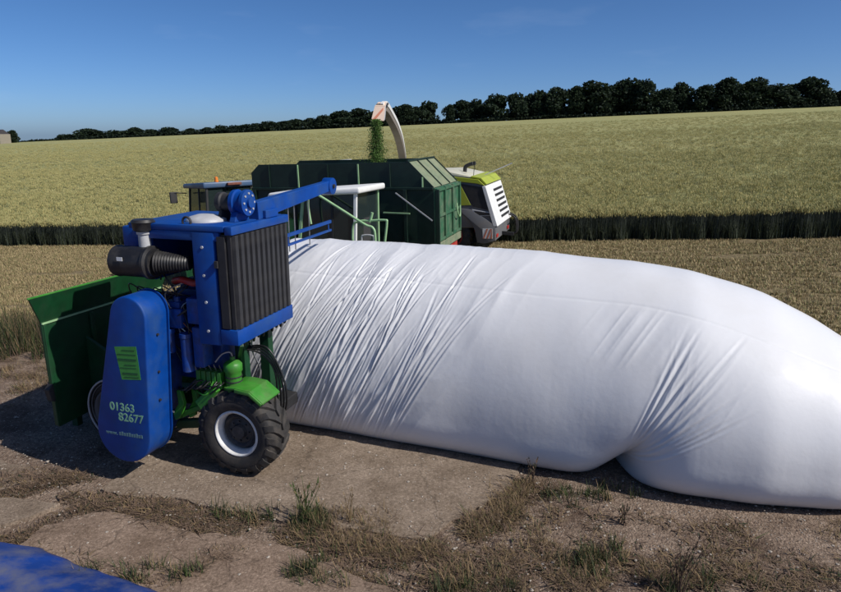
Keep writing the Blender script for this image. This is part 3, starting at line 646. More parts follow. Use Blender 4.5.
def bagger():
    T = empty('silage_bagger', ORG, (0, 0, TH)); tag(T, 'blue and green silage bagging machine feeding the white bag', 'bagger')
    # chain cover ------------------------------------------------
    out = hull2((-1.34, 0.56), 0.40, (-1.09, 2.07), 0.255)
    cov = MB().prism(out, 'y', -0.30, 0.08).build('chain_cover', M['blue'], T, smooth=35, bevel=0.022, seg=3)
    # seam flange, bolts
    fl = MB().prism(hull2((-1.34, 0.56), 0.415, (-1.09, 2.07), 0.27), 'y', 0.085, 0.10); fl.build('cover_flange', M['blue'], cov, smooth=35)
    for (x, z) in ((-0.86, 1.83), (-0.895, 1.35), (-0.915, 0.98), (-1.40, 1.5)):
        MB().cyl((x+0.0, -0.11, z), (x+0.03, -0.11, z), 0.016, n=6).build('bolt', M['dark'], cov)
    # green sticker (columns of unreadable small print)
    st = MB(); st.prism([(-1.325, 1.69), (-1.005, 1.72), (-0.985, 1.30), (-1.265, 1.275)], 'y', -0.303, -0.3005); st.build('sticker', M['logo'], cov)
    for (z, x0, x1, h) in ((1.655, -1.22, -1.03, 0.010), (1.60, -1.29, -1.02, 0.010), (1.535, -1.29, -1.02, 0.024), (1.47, -1.20, -1.03, 0.010), (1.43, -1.27, -1.03, 0.008), (1.36, -1.24, -1.02, 0.024), (1.315, -1.22, -1.01, 0.008)):
        MB().prism([(x0, z-h/2), (x1, z+0.012-h/2), (x1, z+0.012+h/2), (x0, z+h/2)], 'y', -0.3055, -0.3035).build('print_line', M['logod'], cov)
    text_mesh('01363', 0.150, cov, M['letter'], (-1.50, -0.302, 0.855)); text_mesh('82677', 0.150, cov, M['letter'], (-1.385, -0.302, 0.725))
    text_mesh('www.', 0.072, cov, M['letter2'], (-1.60, -0.302, 0.52))
    for i in range(10):
        x = -1.40+i*0.036; h = (0.042, 0.05, 0.038)[i % 3]
        MB().box(x, x+0.024, -0.304, -0.3005, 0.522, 0.522+h).build('letter_mark', M['letter2'], cov)
    cov.location = (0.165, -0.20, 0.135); cov.scale = (0.975, 1.0, 0.975)
    MB().prism(hull2((-1.20, 0.66), 0.30, (-0.93, 2.10), 0.19), 'y', -0.095, 0.30).build('chain_case', M['blue_engine'], T, smooth=35, bevel=0.012)
    # hoop of the guard behind the cover's foot
    hp = []
    for i in range(25):
        a = R(70+i*9.2); hp.append((-1.86+0.44*math.cos(a), 0.16, 0.60+0.44*math.sin(a)))
    MB().tube(hp, 0.014, 6, smooth=1).build('guard_hoop', M['lgrey'], T, smooth=60)
    MB().tube([(x*0.9-0.19, y+0.02, z*0.9+0.06) for x, y, z in hp], 0.008, 6, smooth=1).build('guard_hoop', M['grey'], T, smooth=60)
    # radiator and engine housing --------------------------------
    H = MB(); H.box(-1.10, 0.20, -0.10, 1.22, 3.13, 3.20); H.box(-1.06, 0.12, -0.09, -0.02, 3.02, 3.13)
    hd = H.build('engine_hood', M['blue'], T, smooth=35, bevel=0.012)
    MB().box(-0.235, 0.06, -0.098, 1.215, 1.78, 3.128).build('radiator_cowl', M['blue'], T, smooth=35, bevel=0.012)
    for z in (1.95, 2.3, 2.62, 2.95): MB().cyl((-0.10, -0.112, z), (-0.10, -0.09, z), 0.017, n=6).build('bolt', M['lgrey'], hd)
    MB().box(0.062, 0.215, -0.06, 1.17, 1.98, 3.10).build('radiator_core', M['dark'], T)
    fr = MB(); fr.box(0.065, 0.30, -0.105, 1.225, 1.80, 1.985); fr.build('radiator_sill', M['blue'], T, smooth=35, bevel=0.012)
    fr = MB(); fr.box(0.205, 0.30, -0.10, 1.22, 3.10, 3.197); fr.build('radiator_lintel', M['blue'], T, smooth=35, bevel=0.01)
    g = empty('radiator_grille', (0, 0, 0)); g.parent = T
    # grille: vertical ribs over a flat sheet
    MB().box(0.217, 0.262, -0.075, 1.20, 1.99, 3.096).build('backing_sheet', M['grille'], g)
    nsl = 11; p_ = 1.26/nsl
    sl = None
    for i in range(nsl):
        y = -0.065+p_*(i+0.5)
        if sl is None:
            sl = MB().prism([(-p_*0.40, 0.0), (-p_*0.26, 0.040), (p_*0.26, 0.040), (p_*0.40, 0.0)], 'z', 1.992, 3.09)
            # prism over z uses (x,y): swap into x = depth, y = across
            sl.v = [(b_, a_, z_) for a_, b_, z_ in sl.v]; sl = sl.build('slat', M['grille'], g, smooth=30); sl.location = (0.263, y, 0)
        else: part_mesh_copy(sl, g, (0.263, y, 0))
    MB().box(0.10, 0.20, -0.104, -0.065, 2.0, 3.08).build('side_screen', M['grille'], T)
    MB().box(0.06, 0.10, -0.125, -0.10, 2.72, 2.80).build('latch', M['dark'], T)
    # struts carrying the housing
    for y_ in (0.46, 1.05): MB().box(-0.14, 0.0, y_, y_+0.12, 0.845, 1.78).build('housing_post', M['dgreen'], T, bevel=0.008)
    MB().box(-1.02, -0.92, 1.05, 1.17, 0.95, 3.13).build('housing_post', M['blue'], T, bevel=0.008)
    MB().box(-1.06, -0.16, 1.14, 1.20, 1.9, 3.12).build('back_panel', M['dark'], T)
    MB().box(-1.09, -1.02, 0.20, 1.15, 2.45, 3.125).build('end_panel', M['blue'], T, bevel=0.01)
    # engine ------------------------------------------------------
    e = MB(); e.box(-0.92, -0.22, 0.30, 0.85, 1.15, 2.10); e.box(-0.88, -0.26, 0.36, 0.80, 2.10, 2.32); e.box(-0.84, -0.30, 0.40, 0.76, 2.32, 2.42)
    eng = e.build('engine_block', M['blue_engine'], T, smooth=35, bevel=0.02)
    for i in range(4): MB().cyl((-0.78+i*0.15, 0.27, 1.98), (-0.78+i*0.15, 0.36, 1.98), 0.05, n=12).build('exhaust_port', M['rust'], eng, smooth=40)
    pu = MB(); pu.box(-0.74, -0.52, -0.04, 0.30, 1.92, 2.16); pu.box(-0.80, -0.56, 0.0, 0.30, 2.162, 2.24); pu.cyl((-0.63, 0.06, 2.16), (-0.63, 0.06, 2.30), 0.045)
    pu.build('injection_pump', M['blue_engine'], T, smooth=40, bevel=0.015)
    for (x, z0, z1, r_) in ((-0.74, 1.58, 1.90, 0.062), (-0.50, 1.36, 1.86, 0.072)):
        MB().lathe((x, 0.0, z0), (0, 0, 1), [(0, r_*0.6), (0.02, r_), (z1-z0-0.06, r_), (z1-z0-0.05, r_*1.12), (z1-z0, r_*1.12)], 18).build('oil_filter', M['blue_engine'], T, smooth=40)
    MB().box(-0.42, -0.24, -0.06, 0.24, 2.0, 2.32).build('filter_head', M['blue_engine'], T, bevel=0.02, smooth=40)
    MB().box(-0.38, -0.24, -0.05, 0.16, 1.45, 1.96).build('side_cover', M['blue_engine'], T, bevel=0.02, smooth=40)
    MB().lathe((-0.95, 0.55, 1.95), (-1, 0, 0), [(0, 0.08), (0.02, 0.17), (0.05, 0.17), (0.06, 0.06), (0.10, 0.06)], 22).build('pulley', M['dark'], T, smooth=40)
    ex = MB(); ex.tube([(-0.75, 0.2, 2.45), (-0.55, 0.10, 2.50), (-0.36, 0.10, 2.47), (-0.22, 0.2, 2.55)], 0.045, 10); ex.build('exhaust_manifold', M['red'], T, smooth=60)
    MB().lathe((-0.60, 0.45, 2.55), (1, 0, 0), [(0, 0.05), (0.02, 0.12), (0.12, 0.14), (0.16, 0.09), (0.24, 0.07)], 20).build('turbocharger', M['dark'], T, smooth=40)
    rr = random.Random(3)
    for i in range(16):
        x0, x1 = rr.uniform(-0.95, -0.3), rr.uniform(-0.95, -0.2); z0, z1 = rr.uniform(2.1, 2.5), rr.uniform(1.3, 2.2)
        MB().tube([(x0, rr.uniform(0.05, 0.25), z0), (rr.uniform(-0.95, -0.25), rr.uniform(-0.06, 0.06), (z0+z1)/2+rr.uniform(0, 0.25)), (x1, rr.uniform(0.02, 0.2), z1)], rr.uniform(0.007, 0.014), 6, smooth=6).build('engine_hose', rr.choice([M['hose'], M['hose'], M['dark'], M['steel'], M['rust']]), T, smooth=60)
    for i in range(5):
        x = -1.25+i*0.12; MB().tube([(x, 0.0, 2.28+0.02*i), (x+0.06, -0.08, 2.40+rr.uniform(0, 0.06)), (x+0.2, -0.02, 2.36), (x+0.3, 0.1, 2.30)], 0.008, 6, smooth=6).build('engine_hose', M['hose'], T, smooth=60)
    # air cleaner -------------------------------------------------
    ac = empty('air_cleaner', (0, 0, 0)); ac.parent = T
    MB().lathe((-1.28, -0.13, 2.74), (1, 0, 0), [(0, 0.14), (0.012, 0.185), (0.05, 0.19), (0.07, 0.182), (0.46, 0.182), (0.475, 0.20), (0.51, 0.20), (0.525, 0.165), (0.56, 0.165)], 32).build('canister', M['black'], ac, smooth=35)
    MB().cyl((-1.36, -0.13, 2.72), (-1.27, -0.13, 2.72), 0.018, n=8).build('wing_bolt', M['dark'], ac)
    pr = []
    for i in range(26):
        t = i/25; rad = 0.15*(1-t)+0.085*t; pr.append((t*0.40, rad*(1.0 if i % 2 else 0.88)))
    MB().lathe((-0.72, -0.13, 2.74), (1, 0.25, 0.0), pr, 24).build('corrugated_hose', M['black'], ac, smooth=50)
    MB().box(-1.12, -1.04, -0.322, -0.318, 2.775, 2.82).build('label_plate', M['white'], ac)
    MB().lathe((-0.90, -0.08, 2.88), (0, 0, 1), [(0, 0.07), (0.18, 0.07), (0.19, 0.085), (0.22, 0.085)], 18).build('intake_stem', M['lgrey'], ac, smooth=40)
    MB().lathe((-0.90, -0.08, 3.10), (0, 0, 1), [(0, 0.09), (0.02, 0.12), (0.09, 0.125), (0.11, 0.14), (0.14, 0.12), (0.15, 0.03)], 22).build('precleaner_bowl', M['black'], ac, smooth=35)
    MB().box(-1.40, -1.095, 0.12, 0.80, 2.80, 3.12).build('expansion_tank', M['blue'], T, smooth=35, bevel=0.03)
    # on the hood -------------------------------------------------
    wm = empty('winch', (0, 0, 0)); wm.parent = T
    MB().lathe((-0.20, 0.42, 3.42), (1, 0, 0), [(0, 0.07), (0.02, 0.115), (0.08, 0.12), (0.10, 0.105), (0.24, 0.105)], 24).build('motor', M['dark'], wm, smooth=35)
    MB().lathe((0.03, 0.42, 3.42), (1, 0, 0), [(0, 0.15), (0.05, 0.155), (0.06, 0.13), (0.14, 0.13), (0.15, 0.155), (0.19, 0.155), (0.20, 0.06), (0.23, 0.06)], 26).build('flange', M['blue'], wm, smooth=35)
    for i in range(8):
        a = i*math.pi/4; MB().cyl((0.21, 0.42+0.11*math.cos(a), 3.42+0.11*math.sin(a)), (0.235, 0.42+0.11*math.cos(a), 3.42+0.11*math.sin(a)), 0.014, n=6).build('bolt', M['lgrey'], wm)
    MB().prism([(0.26, 3.20), (0.58, 3.20), (0.52, 3.32), (0.32, 3.32)], 'x', 0.04, 0.12).build('bracket', M['blue'], wm, bevel=0.008)
    MB().prism([(0.28, 3.20), (0.56, 3.20), (0.50, 3.33), (0.34, 3.33)], 'x', -0.14, -0.10).build('bracket', M['dark'], wm, bevel=0.006)
    le = [(-0.34+0.055*math.cos(t), -0.02, 3.225+0.055*math.sin(t)) for t in np.linspace(-0.5, math.pi+0.5, 14)]
    MB().tube(le, 0.014, 6, smooth=1).build('lifting_eye', M['dark'], T, smooth=60)
    MB().lathe((-0.30, 0.30, 3.195), (0, 0, 1), [(0, 0.24), (0.03, 0.235), (0.06, 0.19), (0.085, 0.10), (0.09, 0.01)], 28).build('hood_dome', M['lgrey'], T, smooth=50)
    for i in range(3): MB().tube([(0.15, 0.62+0.05*i, 3.22), (0.05+0.06*i, 0.66, 3.34+0.03*i), (-0.1, 0.80, 3.38), (-0.2, 0.9+0.1*i, 3.24)], 0.012, 6, smooth=6).build('winch_hose', M['hose'], T, smooth=60)
    # boom over the bag mouth ------------------------------------
    bo = empty('boom', (0, 0, 0)); bo.parent = T
    MB().bar((0.17, 0.60, 3.30), (0.17, 2.74, 3.46), 0.13, 0.22, w2=0.11, h2=0.15).build('boom_beam', M['blue'], bo, bevel=0.01)
    MB().cyl((0.10, 2.74, 3.45), (0.245, 2.74, 3.45), 0.125, n=24).build('boom_head', M['blue'], bo, smooth=35, bevel=0.006)
    MB().box(0.06, 0.28, 0.70, 1.00, 3.20, 3.30).build('boom_foot', M['blue'], bo, bevel=0.01)
    MB().cyl((0.08, 2.74, 3.45), (0.27, 2.74, 3.45), 0.03, n=10).build('pin', M['dark'], bo)
    for b_ in (1.45, 1.62, 2.05): MB().cyl((0.17, b_, 3.30), (0.17, b_, 2.66), 0.008, n=6).build('hanger_rod', M['steel'], bo)
    # cradle rail hanging over the bag
    MB().bar((0.22, 1.24, 2.90), (0.2, 2.70, 2.92), 0.03, 0.045).build('cradle_rail', M['blue'], T, smooth=60)
    MB().bar((0.22, 1.24, 2.77), (0.2, 2.70, 2.79), 0.03, 0.03).build('cradle_rail', M['blue'], T, smooth=60)
    for b_ in (1.34, 2.60): MB().cyl((0.21, b_, 2.785), (0.21, b_, 2.885), 0.011, n=6).build('cradle_strut', M['blue'], T)
    # tunnel the bag is drawn over
    tn = MB(); tn.box(-1.45, -0.40, 1.70, 1.78, 0.20, 2.30); tn.box(-1.45, -0.40, 4.15, 4.23, 0.20, 2.30); tn.box(-1.45, -0.40, 1.78, 4.15, 2.22, 2.30); tn.build('tunnel', M['dgreen'], T, bevel=0.01)
    MB().box(-1.55, -1.45, 1.35, 4.35, 0.20, 2.45).build('tunnel_head', M['dgreen'], T, bevel=0.012)
    # chassis ----------------------------------------------------
    c = MB(); c.box(-2.45, -0.02, 0.62, 0.78, 0.62, 0.86); c.box(-1.65, -1.45, 0.30, 4.2, 0.50, 0.75); c.box(-0.25, -0.05, 0.45, 3.4, 0.66, 0.84)
    c.build('chassis', M['dgreen'], T, bevel=0.012)
    MB().box(0.0, 0.2, 0.36, 3.4, 0.48, 0.64).build('axle', M['dark'], T, bevel=0.015)
    # sun-catching green gear above the wheel
    MB().lathe((-0.02, 0.22, 1.10), (0, 0, 1), [(0, 0.12), (0.06, 0.13), (0.08, 0.10), (0.24, 0.10), (0.26, 0.115), (0.34, 0.115), (0.37, 0.09), (0.40, 0.03), (0.44, 0.03)], 22).build('hydraulic_tank', M['green'], T, smooth=40)
    for z in (1.22, 1.28): MB().lathe((-0.02, 0.22, z), (0, 0, 1), [(0, 0.108), (0.015, 0.108)], 22).build('tank_band', M['dark'], T)
    MB().tube([(-0.02, 0.22, 1.52), (-0.03, 0.2, 1.60), (-0.12, 0.16, 1.58), (-0.20, 0.12, 1.48)], 0.013, 6).build('hydraulic_pipe', M['steel'], T, smooth=60)
    vb = MB()
    for i in range(5): vb.box(-0.50+i*0.075, -0.44+i*0.075, 0.12, 0.28, 1.16, 1.34)
    vb.box(-0.52, -0.14, 0.14, 0.26, 1.12, 1.17); vb.build('valve_block', M['green'], T, bevel=0.008)
    for i in range(5): MB().cyl((-0.47+i*0.075, 0.19, 1.34), (-0.49+i*0.08, 0.15, 1.43), 0.008, n=6).build('valve_lever', M['steel'], T)
    for i in range(9):
        MB().tube([(-0.5+i*0.05, 0.12, 1.22), (-0.6+i*0.06, 0.02, 1.12+rr.uniform(-.05, .1)), (-0.75+i*0.05, 0.1, 1.08+rr.uniform(-.06, .06)), (-0.9+i*0.04, 0.3, 1.0)], 0.011, 6, smooth=5).build('hydraulic_hose', rr.choice([M['hose'], M['hose'], M['green'], M['dark']]), T, smooth=60)
    # mudguard over the wheel
    mg = MB(); prof = [(0.0, 1.20), (0.12, 1.21), (0.32, 1.19), (0.49, 1.06)]
    mg.prism(prof+[(x, z-0.025) for x, z in prof[::-1]], 'y', 0.02, 0.44); mg.prism([(0.12, 1.205), (0.32, 1.185), (0.49, 1.055), (0.47, 1.02), (0.31, 1.14), (0.12, 1.16)], 'y', -0.005, 0.018)
    mg.build('mudguard', M['green'], T, smooth=30, bevel=0.006)
    MB().prism([(-0.50, 0.95), (-0.26, 1.16), (-0.16, 1.12), (-0.24, 1.00), (-0.42, 0.84)], 'y', 0.05, 0.20).build('gusset', M['green'], T, bevel=0.012)
    # leaf-shaped green brackets beside the cover
    for (dx, rz) in ((0, 0.0), (0.13, 0.12)):
        MB().prism([(-0.86+dx, 0.62), (-0.78+dx, 0.66), (-0.70+dx, 0.86), (-0.74+dx, 1.06), (-0.80+dx, 1.04), (-0.79+dx, 0.86), (-0.88+dx, 0.72)], 'y', 0.10+rz, 0.16+rz).build('linkage_bracket', M['green'], T, bevel=0.01)
    MB().bar((-0.84, 0.18, 0.66), (-0.30, 0.28, 0.92), 0.06, 0.07).build('link_arm', M['green'], T, bevel=0.01)
    MB().bar((-0.95, 0.25, 0.50), (-0.30, 0.34, 0.58), 0.08, 0.12).build('link_arm', M['dgreen'], T, bevel=0.01)
    MB().cyl((-0.95, 0.05, 0.78), (-0.80, 0.02, 0.78), 0.012, n=8).build('pin', M['steel'], T)
    make_wheel(0.565, 0.44, 0.295, 19, T, (0.07, 0.235, 0.587))
    make_wheel(0.50, 0.34, 0.36, 17, T, (-1.90, 0.36, 0.52), ring=M['grey'])
    make_wheel(0.565, 0.44, 0.295, 19, T, (0.07, 3.45, 0.587), flip=True)
    # hoses looping down beside the bag
    for i in range(4):
        o = 0.03*i; MB().tube([(-0.05, 0.5+o, 1.55), (0.16+o, 0.58, 1.48+o), (0.33+o, 0.60, 1.28), (0.36+o*1.5, 0.60, 0.95), (0.32+o, 0.62, 0.66), (0.1, 0.66, 0.6)], 0.013, 8, smooth=6).build('hydraulic_hose', M['hose'], T, smooth=60)
    MB().tube([(0.1, 0.5, 1.78), (0.03, 0.6, 1.5), (0.06, 0.7, 1.2), (-0.05, 0.7, 0.9)], 0.012, 6, smooth=5).build('hydraulic_pipe', M['steel'], T, smooth=60)
    MB().bar((0.28, -0.02, 1.80), (-0.12, 0.50, 1.40), 0.05, 0.07).build('stay', M['dgreen'], T, bevel=0.008)
    for i in range(10):
        y = 0.05+i*0.11; MB().tube([(0.28, y, 1.80), (0.25, y+0.03, 1.745+0.02*(i % 2)), (0.2, y+0.1, 1.76)], 0.014, 6).build('underside_cable', M['hose'], T, smooth=60)
    # feed hopper ------------------------------------------------
    hp = empty('feed_hopper', (0, 0, 0)); hp.parent = T
    MB().prism([(-0.22, 1.86), (2.10, 1.84), (2.10, 0.42), (-0.16, 0.42), (-0.20, 0.95)], 'x', -2.54, -2.50).build('hopper_wall', M['dgreen'], hp, bevel=0.008)
    lip = MB(); q = [(-2.505, -0.22, 1.86), (-2.505, 2.10, 1.84), (-2.40, 2.20, 2.22), (-2.40, -0.44, 2.24)]; q2 = [(x-0.025, y, z) for x, y, z in q]
    lip.add(q+q2, [(0, 1, 2, 3), (7, 6, 5, 4), (0, 4, 5, 1), (1, 5, 6, 2), (2, 6, 7, 3), (3, 7, 4, 0)]); lip.build('hopper_lip', M['dgreen'], hp, bevel=0.004)
    MB().bar((-2.415, -0.45, 2.245), (-2.415, 2.20, 2.225), 0.025, 0.025).build('lip_edge', M['green'], hp, bevel=0.008)
    MB().bar((-2.495, -0.22, 1.86), (-2.495, 2.10, 1.84), 0.02, 0.022).build('fold_edge', M['pgreen'], hp)
    MB().bar((-2.51, -0.185, 1.84), (-2.51, -0.17, 0.45), 0.05, 0.06).build('corner_post', M['dgreen'], hp, bevel=0.008)
    MB().prism([(-0.27, 0.98), (-0.18, 1.06), (-0.17, 0.78), (-0.24, 0.82)], 'x', -2.56, -2.48).build('hinge', M['dark'], hp, bevel=0.008)
    for b_ in (0.55, 1.30): MB().box(-2.497, -2.46, b_, b_+0.06, 0.45, 1.82).build('wall_rib', M['dgreen'], hp, bevel=0.006)
    MB().box(-3.15, -2.54, 0.55, 2.05, 0.34, 0.44).build('feed_bed', M['dgreen'], hp, bevel=0.01)
    for b_ in (0.6, 1.85): MB().box(-3.1, -3.0, b_, b_+0.1, 0.02, 0.34).build('bed_leg', M['dgreen'], hp, bevel=0.006)
    for b_ in (0.5, 1.85): MB().box(-2.54, -2.46, b_, b_+0.1, 0.02, 0.42).build('bed_leg', M['dgreen'], hp, bevel=0.006)
    MB().prism([(-2.50, 0.44), (-1.60, 0.44), (-1.60, 1.0), (-2.50, 1.5)], 'y', 0.45, 0.50).build('feed_chute', M['dgreen'], T, bevel=0.008)
    MB().box(-1.78, -1.45, 0.2, 1.6, 0.5, 1.1).build('rotor_housing', M['dgreen'], T, bevel=0.02)
bagger()

# ------------------------------------------------------------------ vehicles behind the bag
def tilt_frame(name, P, th=TH):
    """Empty on the sloping stubble, local x towards the photograph's right and nearer (the rear of each vehicle)"""
    x, y = P; z = float(terrain(x, y)); d = V((math.cos(th), math.sin(th))); e = V((-math.sin(th), math.cos(th)))
    gx_ = (float(terrain(x+d.x, y+d.y))-float(terrain(x-d.x, y-d.y)))/2; gy_ = (float(terrain(x+e.x, y+e.y))-float(terrain(x-e.x, y-e.y)))/2
    ax = V((d.x, d.y, gx_)).normalized(); ay = V((e.x, e.y, gy_)).normalized(); az = ax.cross(ay).normalized(); ay = az.cross(ax)
    m = Matrix((ax, ay, az)).transposed(); return empty(name, (x, y, z), m.to_euler())
def trailer():
    T = tilt_frame('silage_trailer', (0.40, 17.0)); tag(T, 'dark green high-sided silage trailer under the harvester spout', 'trailer')
    L_, W_ = 5.25, 2.45; z0, z1, z2 = 1.40, 2.86, 3.52
    MB().box(-L_, 0.0, 0, 0.05, z0, z1).build('side_wall', M['tgreen'], T, bevel=0.008)
    MB().box(-L_, 0.0, W_-0.05, W_, z0, z1).build('side_wall', M['tgreen'], T, bevel=0.008)
    MB().box(-L_, 0.0, 0.052, W_-0.052, z0, z0+0.08).build('floor', M['tgreen'], T)
    MB().box(-L_+0.002, -L_+0.05, 0.052, W_-0.052, z0+0.08, z1+0.1).build('head_board', M['tgreen'], T)
    sil = [(-L_, z1+0.003), (0.0, z1+0.003), (-0.68, z2+0.02), (-L_+0.25, z2), (-L_, z2-0.22)]
    for y in (0.005, W_-0.045): MB().prism(sil, 'y', y, y+0.035).build('side_extension', M['tgreen'], T, bevel=0.005)
    for i in range(6):
        x = -L_+0.55+i*0.88; MB().box(x, x+0.035, -0.03, 0.003, z1+0.02, min(z2-0.02, z1+0.66*(-x)/0.68)).build('extension_rib', M['pgreen'] if i % 2 else M['tgreen'], T, bevel=0.004)
    for i in range(7):
        x = -L_+0.05+i*0.88; MB().box(x, x+0.09, -0.065, -0.002, z0, z1-0.02).build('side_rib', M['tgreen'], T, bevel=0.006)
    MB().box(-L_, 0.0, -0.05, 0.06, z1-0.03, z1+0.04).build('top_rail', M['tgreen'], T, bevel=0.01)
    MB().bar((-1.0, -0.075, z1-0.1), (-0.02, -0.075, z0+0.65), 0.02, 0.03).build('brace', M['lgrey'], T)
    MB().bar((-1.35, -0.085, z0+0.85), (-0.62, -0.085, z0+0.83), 0.03, 0.035).build('grab_rail', M['pgreen'], T)
    # sloping mesh at the rear of the extension
    mh = MB(); q = [(-0.01, 0.03, z1+0.02), (-0.01, W_-0.03, z1+0.02), (-0.68, W_-0.03, z2+0.02), (-0.68, 0.03, z2+0.02)]; q2 = [(x-0.02, y, z-0.02) for x, y, z in q]
    mh.add(q+q2, [(0, 1, 2, 3), (7, 6, 5, 4), (0, 4, 5, 1), (1, 5, 6, 2), (2, 6, 7, 3), (3, 7, 4, 0)]); mh.build('rear_mesh', M['mesh'], T)
    for y in (0.02, 0.8, 1.65, W_-0.03): MB().bar((0.0, y, z1+0.03), (-0.68, y, z2+0.045), 0.03, 0.03).build('mesh_bar', M['tgreen'], T)
    MB().bar((-0.68, 0, z2+0.045), (-0.68, W_, z2+0.045), 0.045, 0.045).build('mesh_bar', M['tgreen'], T)
    g = empty('tailgate', (0, 0, 0)); g.parent = T
    MB().box(0.002, 0.05, 0.0, W_, z0+0.05, z1+0.01).build('gate_panel', M['gateg'], g, bevel=0.006)
    for y in (0.0, 0.78, 1.58, W_-0.09): MB().box(0.052, 0.11, y, y+0.09, z0+0.05, z1+0.0).build('gate_rib', M['gateg'], g, bevel=0.006)
    for z in (z0+0.06, z0+0.70, z1-0.09): MB().box(0.053, 0.10, 0.092, W_-0.092, z, z+0.07).build('gate_rail', M['gateg'], g, bevel=0.005)
    MB().tube([(0.12, 1.9, 2.3), (0.16, 1.9, 2.0), (0.14, 2.2, 1.9), (0.12, 2.3, 2.2)], 0.02, 6).build('gate_handle', M['pgreen'], g, smooth=60)
    MB().box(-0.05, 0.10, 0.0, W_, z0-0.17, z0+0.03).build('rear_beam', M['mesh'], T, bevel=0.01)
    MB().box(-0.30, 0.02, 0.15, W_-0.15, z0-0.42, z0-0.19).build('light_bar', M['red'], T, bevel=0.012)
    c = MB(); c.box(-L_, -0.05, 0.65, 0.80, z0-0.30, z0-0.003); c.box(-L_, -0.05, W_-0.80, W_-0.65, z0-0.30, z0-0.003); c.build('chassis', M['tgreen'], T)
    MB().bar((-L_, W_/2, z0-0.25), (-L_-1.3, W_/2, 0.75), 0.2, 0.22).build('drawbar', M['tgreen'], T, bevel=0.012)
    for x in (-1.5, -2.75):
        for y, fl in ((0.28, False), (W_-0.28, True)): make_wheel(0.60, 0.48, 0.30, 18, T, (x, y, 0.60), ring=M['lgrey'], flip=fl)
        MB().cyl((x, 0.3, 0.60), (x, W_-0.3, 0.60), 0.06).build('axle', M['dark'], T)
        MB().box(x-0.12, x+0.12, 0.65, W_-0.65, 0.55, z0-0.30).build('axle_mount', M['dark'], T)
    # chopped crop heaped in it
    return T
TR = trailer()
# the heap in the trailer
hv = []; mb = MB(); NXh, NYh = 30, 14
for j in range(NYh):
    for i in range(NXh):
        x = -5.5+i*(4.9/(NXh-1)); y = 0.08+j*(2.29/(NYh-1)); e = min(1, 4*min(j, NYh-1-j)/NYh)
        mb.v.append((x, y, 2.75+0.50*math.exp(-((x+3.0)/1.4)**2)*e+0.15*float(fbm(np.array(x*2), np.array(y*2), 3))))
for j in range(NYh-1):
    for i in range(NXh-1): k = j*NXh+i; mb.f.append((k, k+1, k+NXh+1, k+NXh)); mb.mi.append(0)
hp = mb.build('chopped_crop_heap', M['silage']); hp.matrix_world = TR.matrix_basis.copy(); tag(hp, 'chopped green crop heaped inside the high-sided trailer', 'chopped crop', kind='stuff')

def cab(T, x0, x1, y0, y1, z0, z1, roof, pillar, zr=0.0, overhang=0.12, pw=0.06, rake=0.12, front=None, roof_h=0.14):
    """pillars, panes, seat, wheel and a roof; x0 is the front"""
    c = empty('cab', (0, 0, 0)); c.parent = T
    cols = [((x0-rake, y0, z0), (x0+0.05, y0+0.06, z1)), ((x0-rake, y1, z0), (x0+0.05, y1-0.06, z1)), ((x1, y0, z0), (x1+0.03, y0+0.06, z1)), ((x1, y1, z0), (x1+0.03, y1-0.06, z1))]
    for i, (p, q) in enumerate(cols): MB().bar(p, q, pw*(1.0), pw*1.2).build('pillar', pillar if i != 2 else M['white'] if roof is M['white'] else pillar, c, bevel=0.008)
    xm = (x0+x1)/2+0.1
    for y, yy in ((y0, y0+0.06), (y1, y1-0.06)): MB().bar((xm, y, z0), (xm, yy, z1), pw*0.8, pw*0.8).build('pillar', M['dark'], c)
    def pane(ps):
        n = (V(ps[1])-V(ps[0])).cross(V(ps[2])-V(ps[0])).normalized()*0.006; m_ = MB(); m_.add([V(p)+n for p in ps]+[V(p)-n for p in ps], [(0, 1, 2, 3), (7, 6, 5, 4), (0, 4, 5, 1), (1, 5, 6, 2), (2, 6, 7, 3), (3, 7, 4, 0)]); m_.build('window_pane', M['glass'], c)
    pane([(x0-rake+.03, y0, z0+.02), (x1-.03, y0, z0+.02), (x1, y0+.06, z1-.02), (x0+.08, y0+.06, z1-.02)])
    pane([(x0-rake+.03, y1, z0+.02), (x1-.03, y1, z0+.02), (x1, y1-.06, z1-.02), (x0+.08, y1-.06, z1-.02)])
    pane([(x0-rake, y0+.03, z0+.02), (x0-rake, y1-.03, z0+.02), (x0+.05, y1-.09, z1-.02), (x0+.05, y0+.09, z1-.02)])
    pane([(x1, y0+.03, z0+.02), (x1, y1-.03, z0+.02), (x1+.03, y1-.09, z1-.02), (x1+.03, y0+.09, z1-.02)])
    r = MB(); o = overhang; h = roof_h; fo = o*2.2 if front is None else front
    r.prism([(x0-fo, z1-0.02-zr), (x1+o, z1-0.02), (x1+o, z1+h), (x0-fo+0.05, z1+h*0.75-zr)], 'y', y0-o*0.5, y1+o*0.5); r.build('roof', roof, c, smooth=35, bevel=0.045, seg=3)
    ym = (y0+y1)/2
    s = MB(); s.box(xm+0.05, xm+0.5, ym-0.25, ym+0.25, z0+0.02, z0+0.30); s.box(xm+0.42, xm+0.55, ym-0.24, ym+0.24, z0+0.30, z0+0.90); s.build('seat', M['seat'], c, bevel=0.04)
    t = [(xm-0.35+0.12*math.cos(a)*0.4, ym+0.2*math.cos(a)*0+0.2*math.sin(a), z0+0.60+0.2*math.cos(a)*0.8) for a in np.linspace(0, 2*math.pi, 17)]
    MB().tube(t, 0.014, 6, smooth=1).build('steering_wheel', M['seat'], c, smooth=60); MB().cyl((xm-0.55, ym, z0), (xm-0.35, ym, z0+0.6), 0.035).build('steering_column', M['seat'], c)
    return c
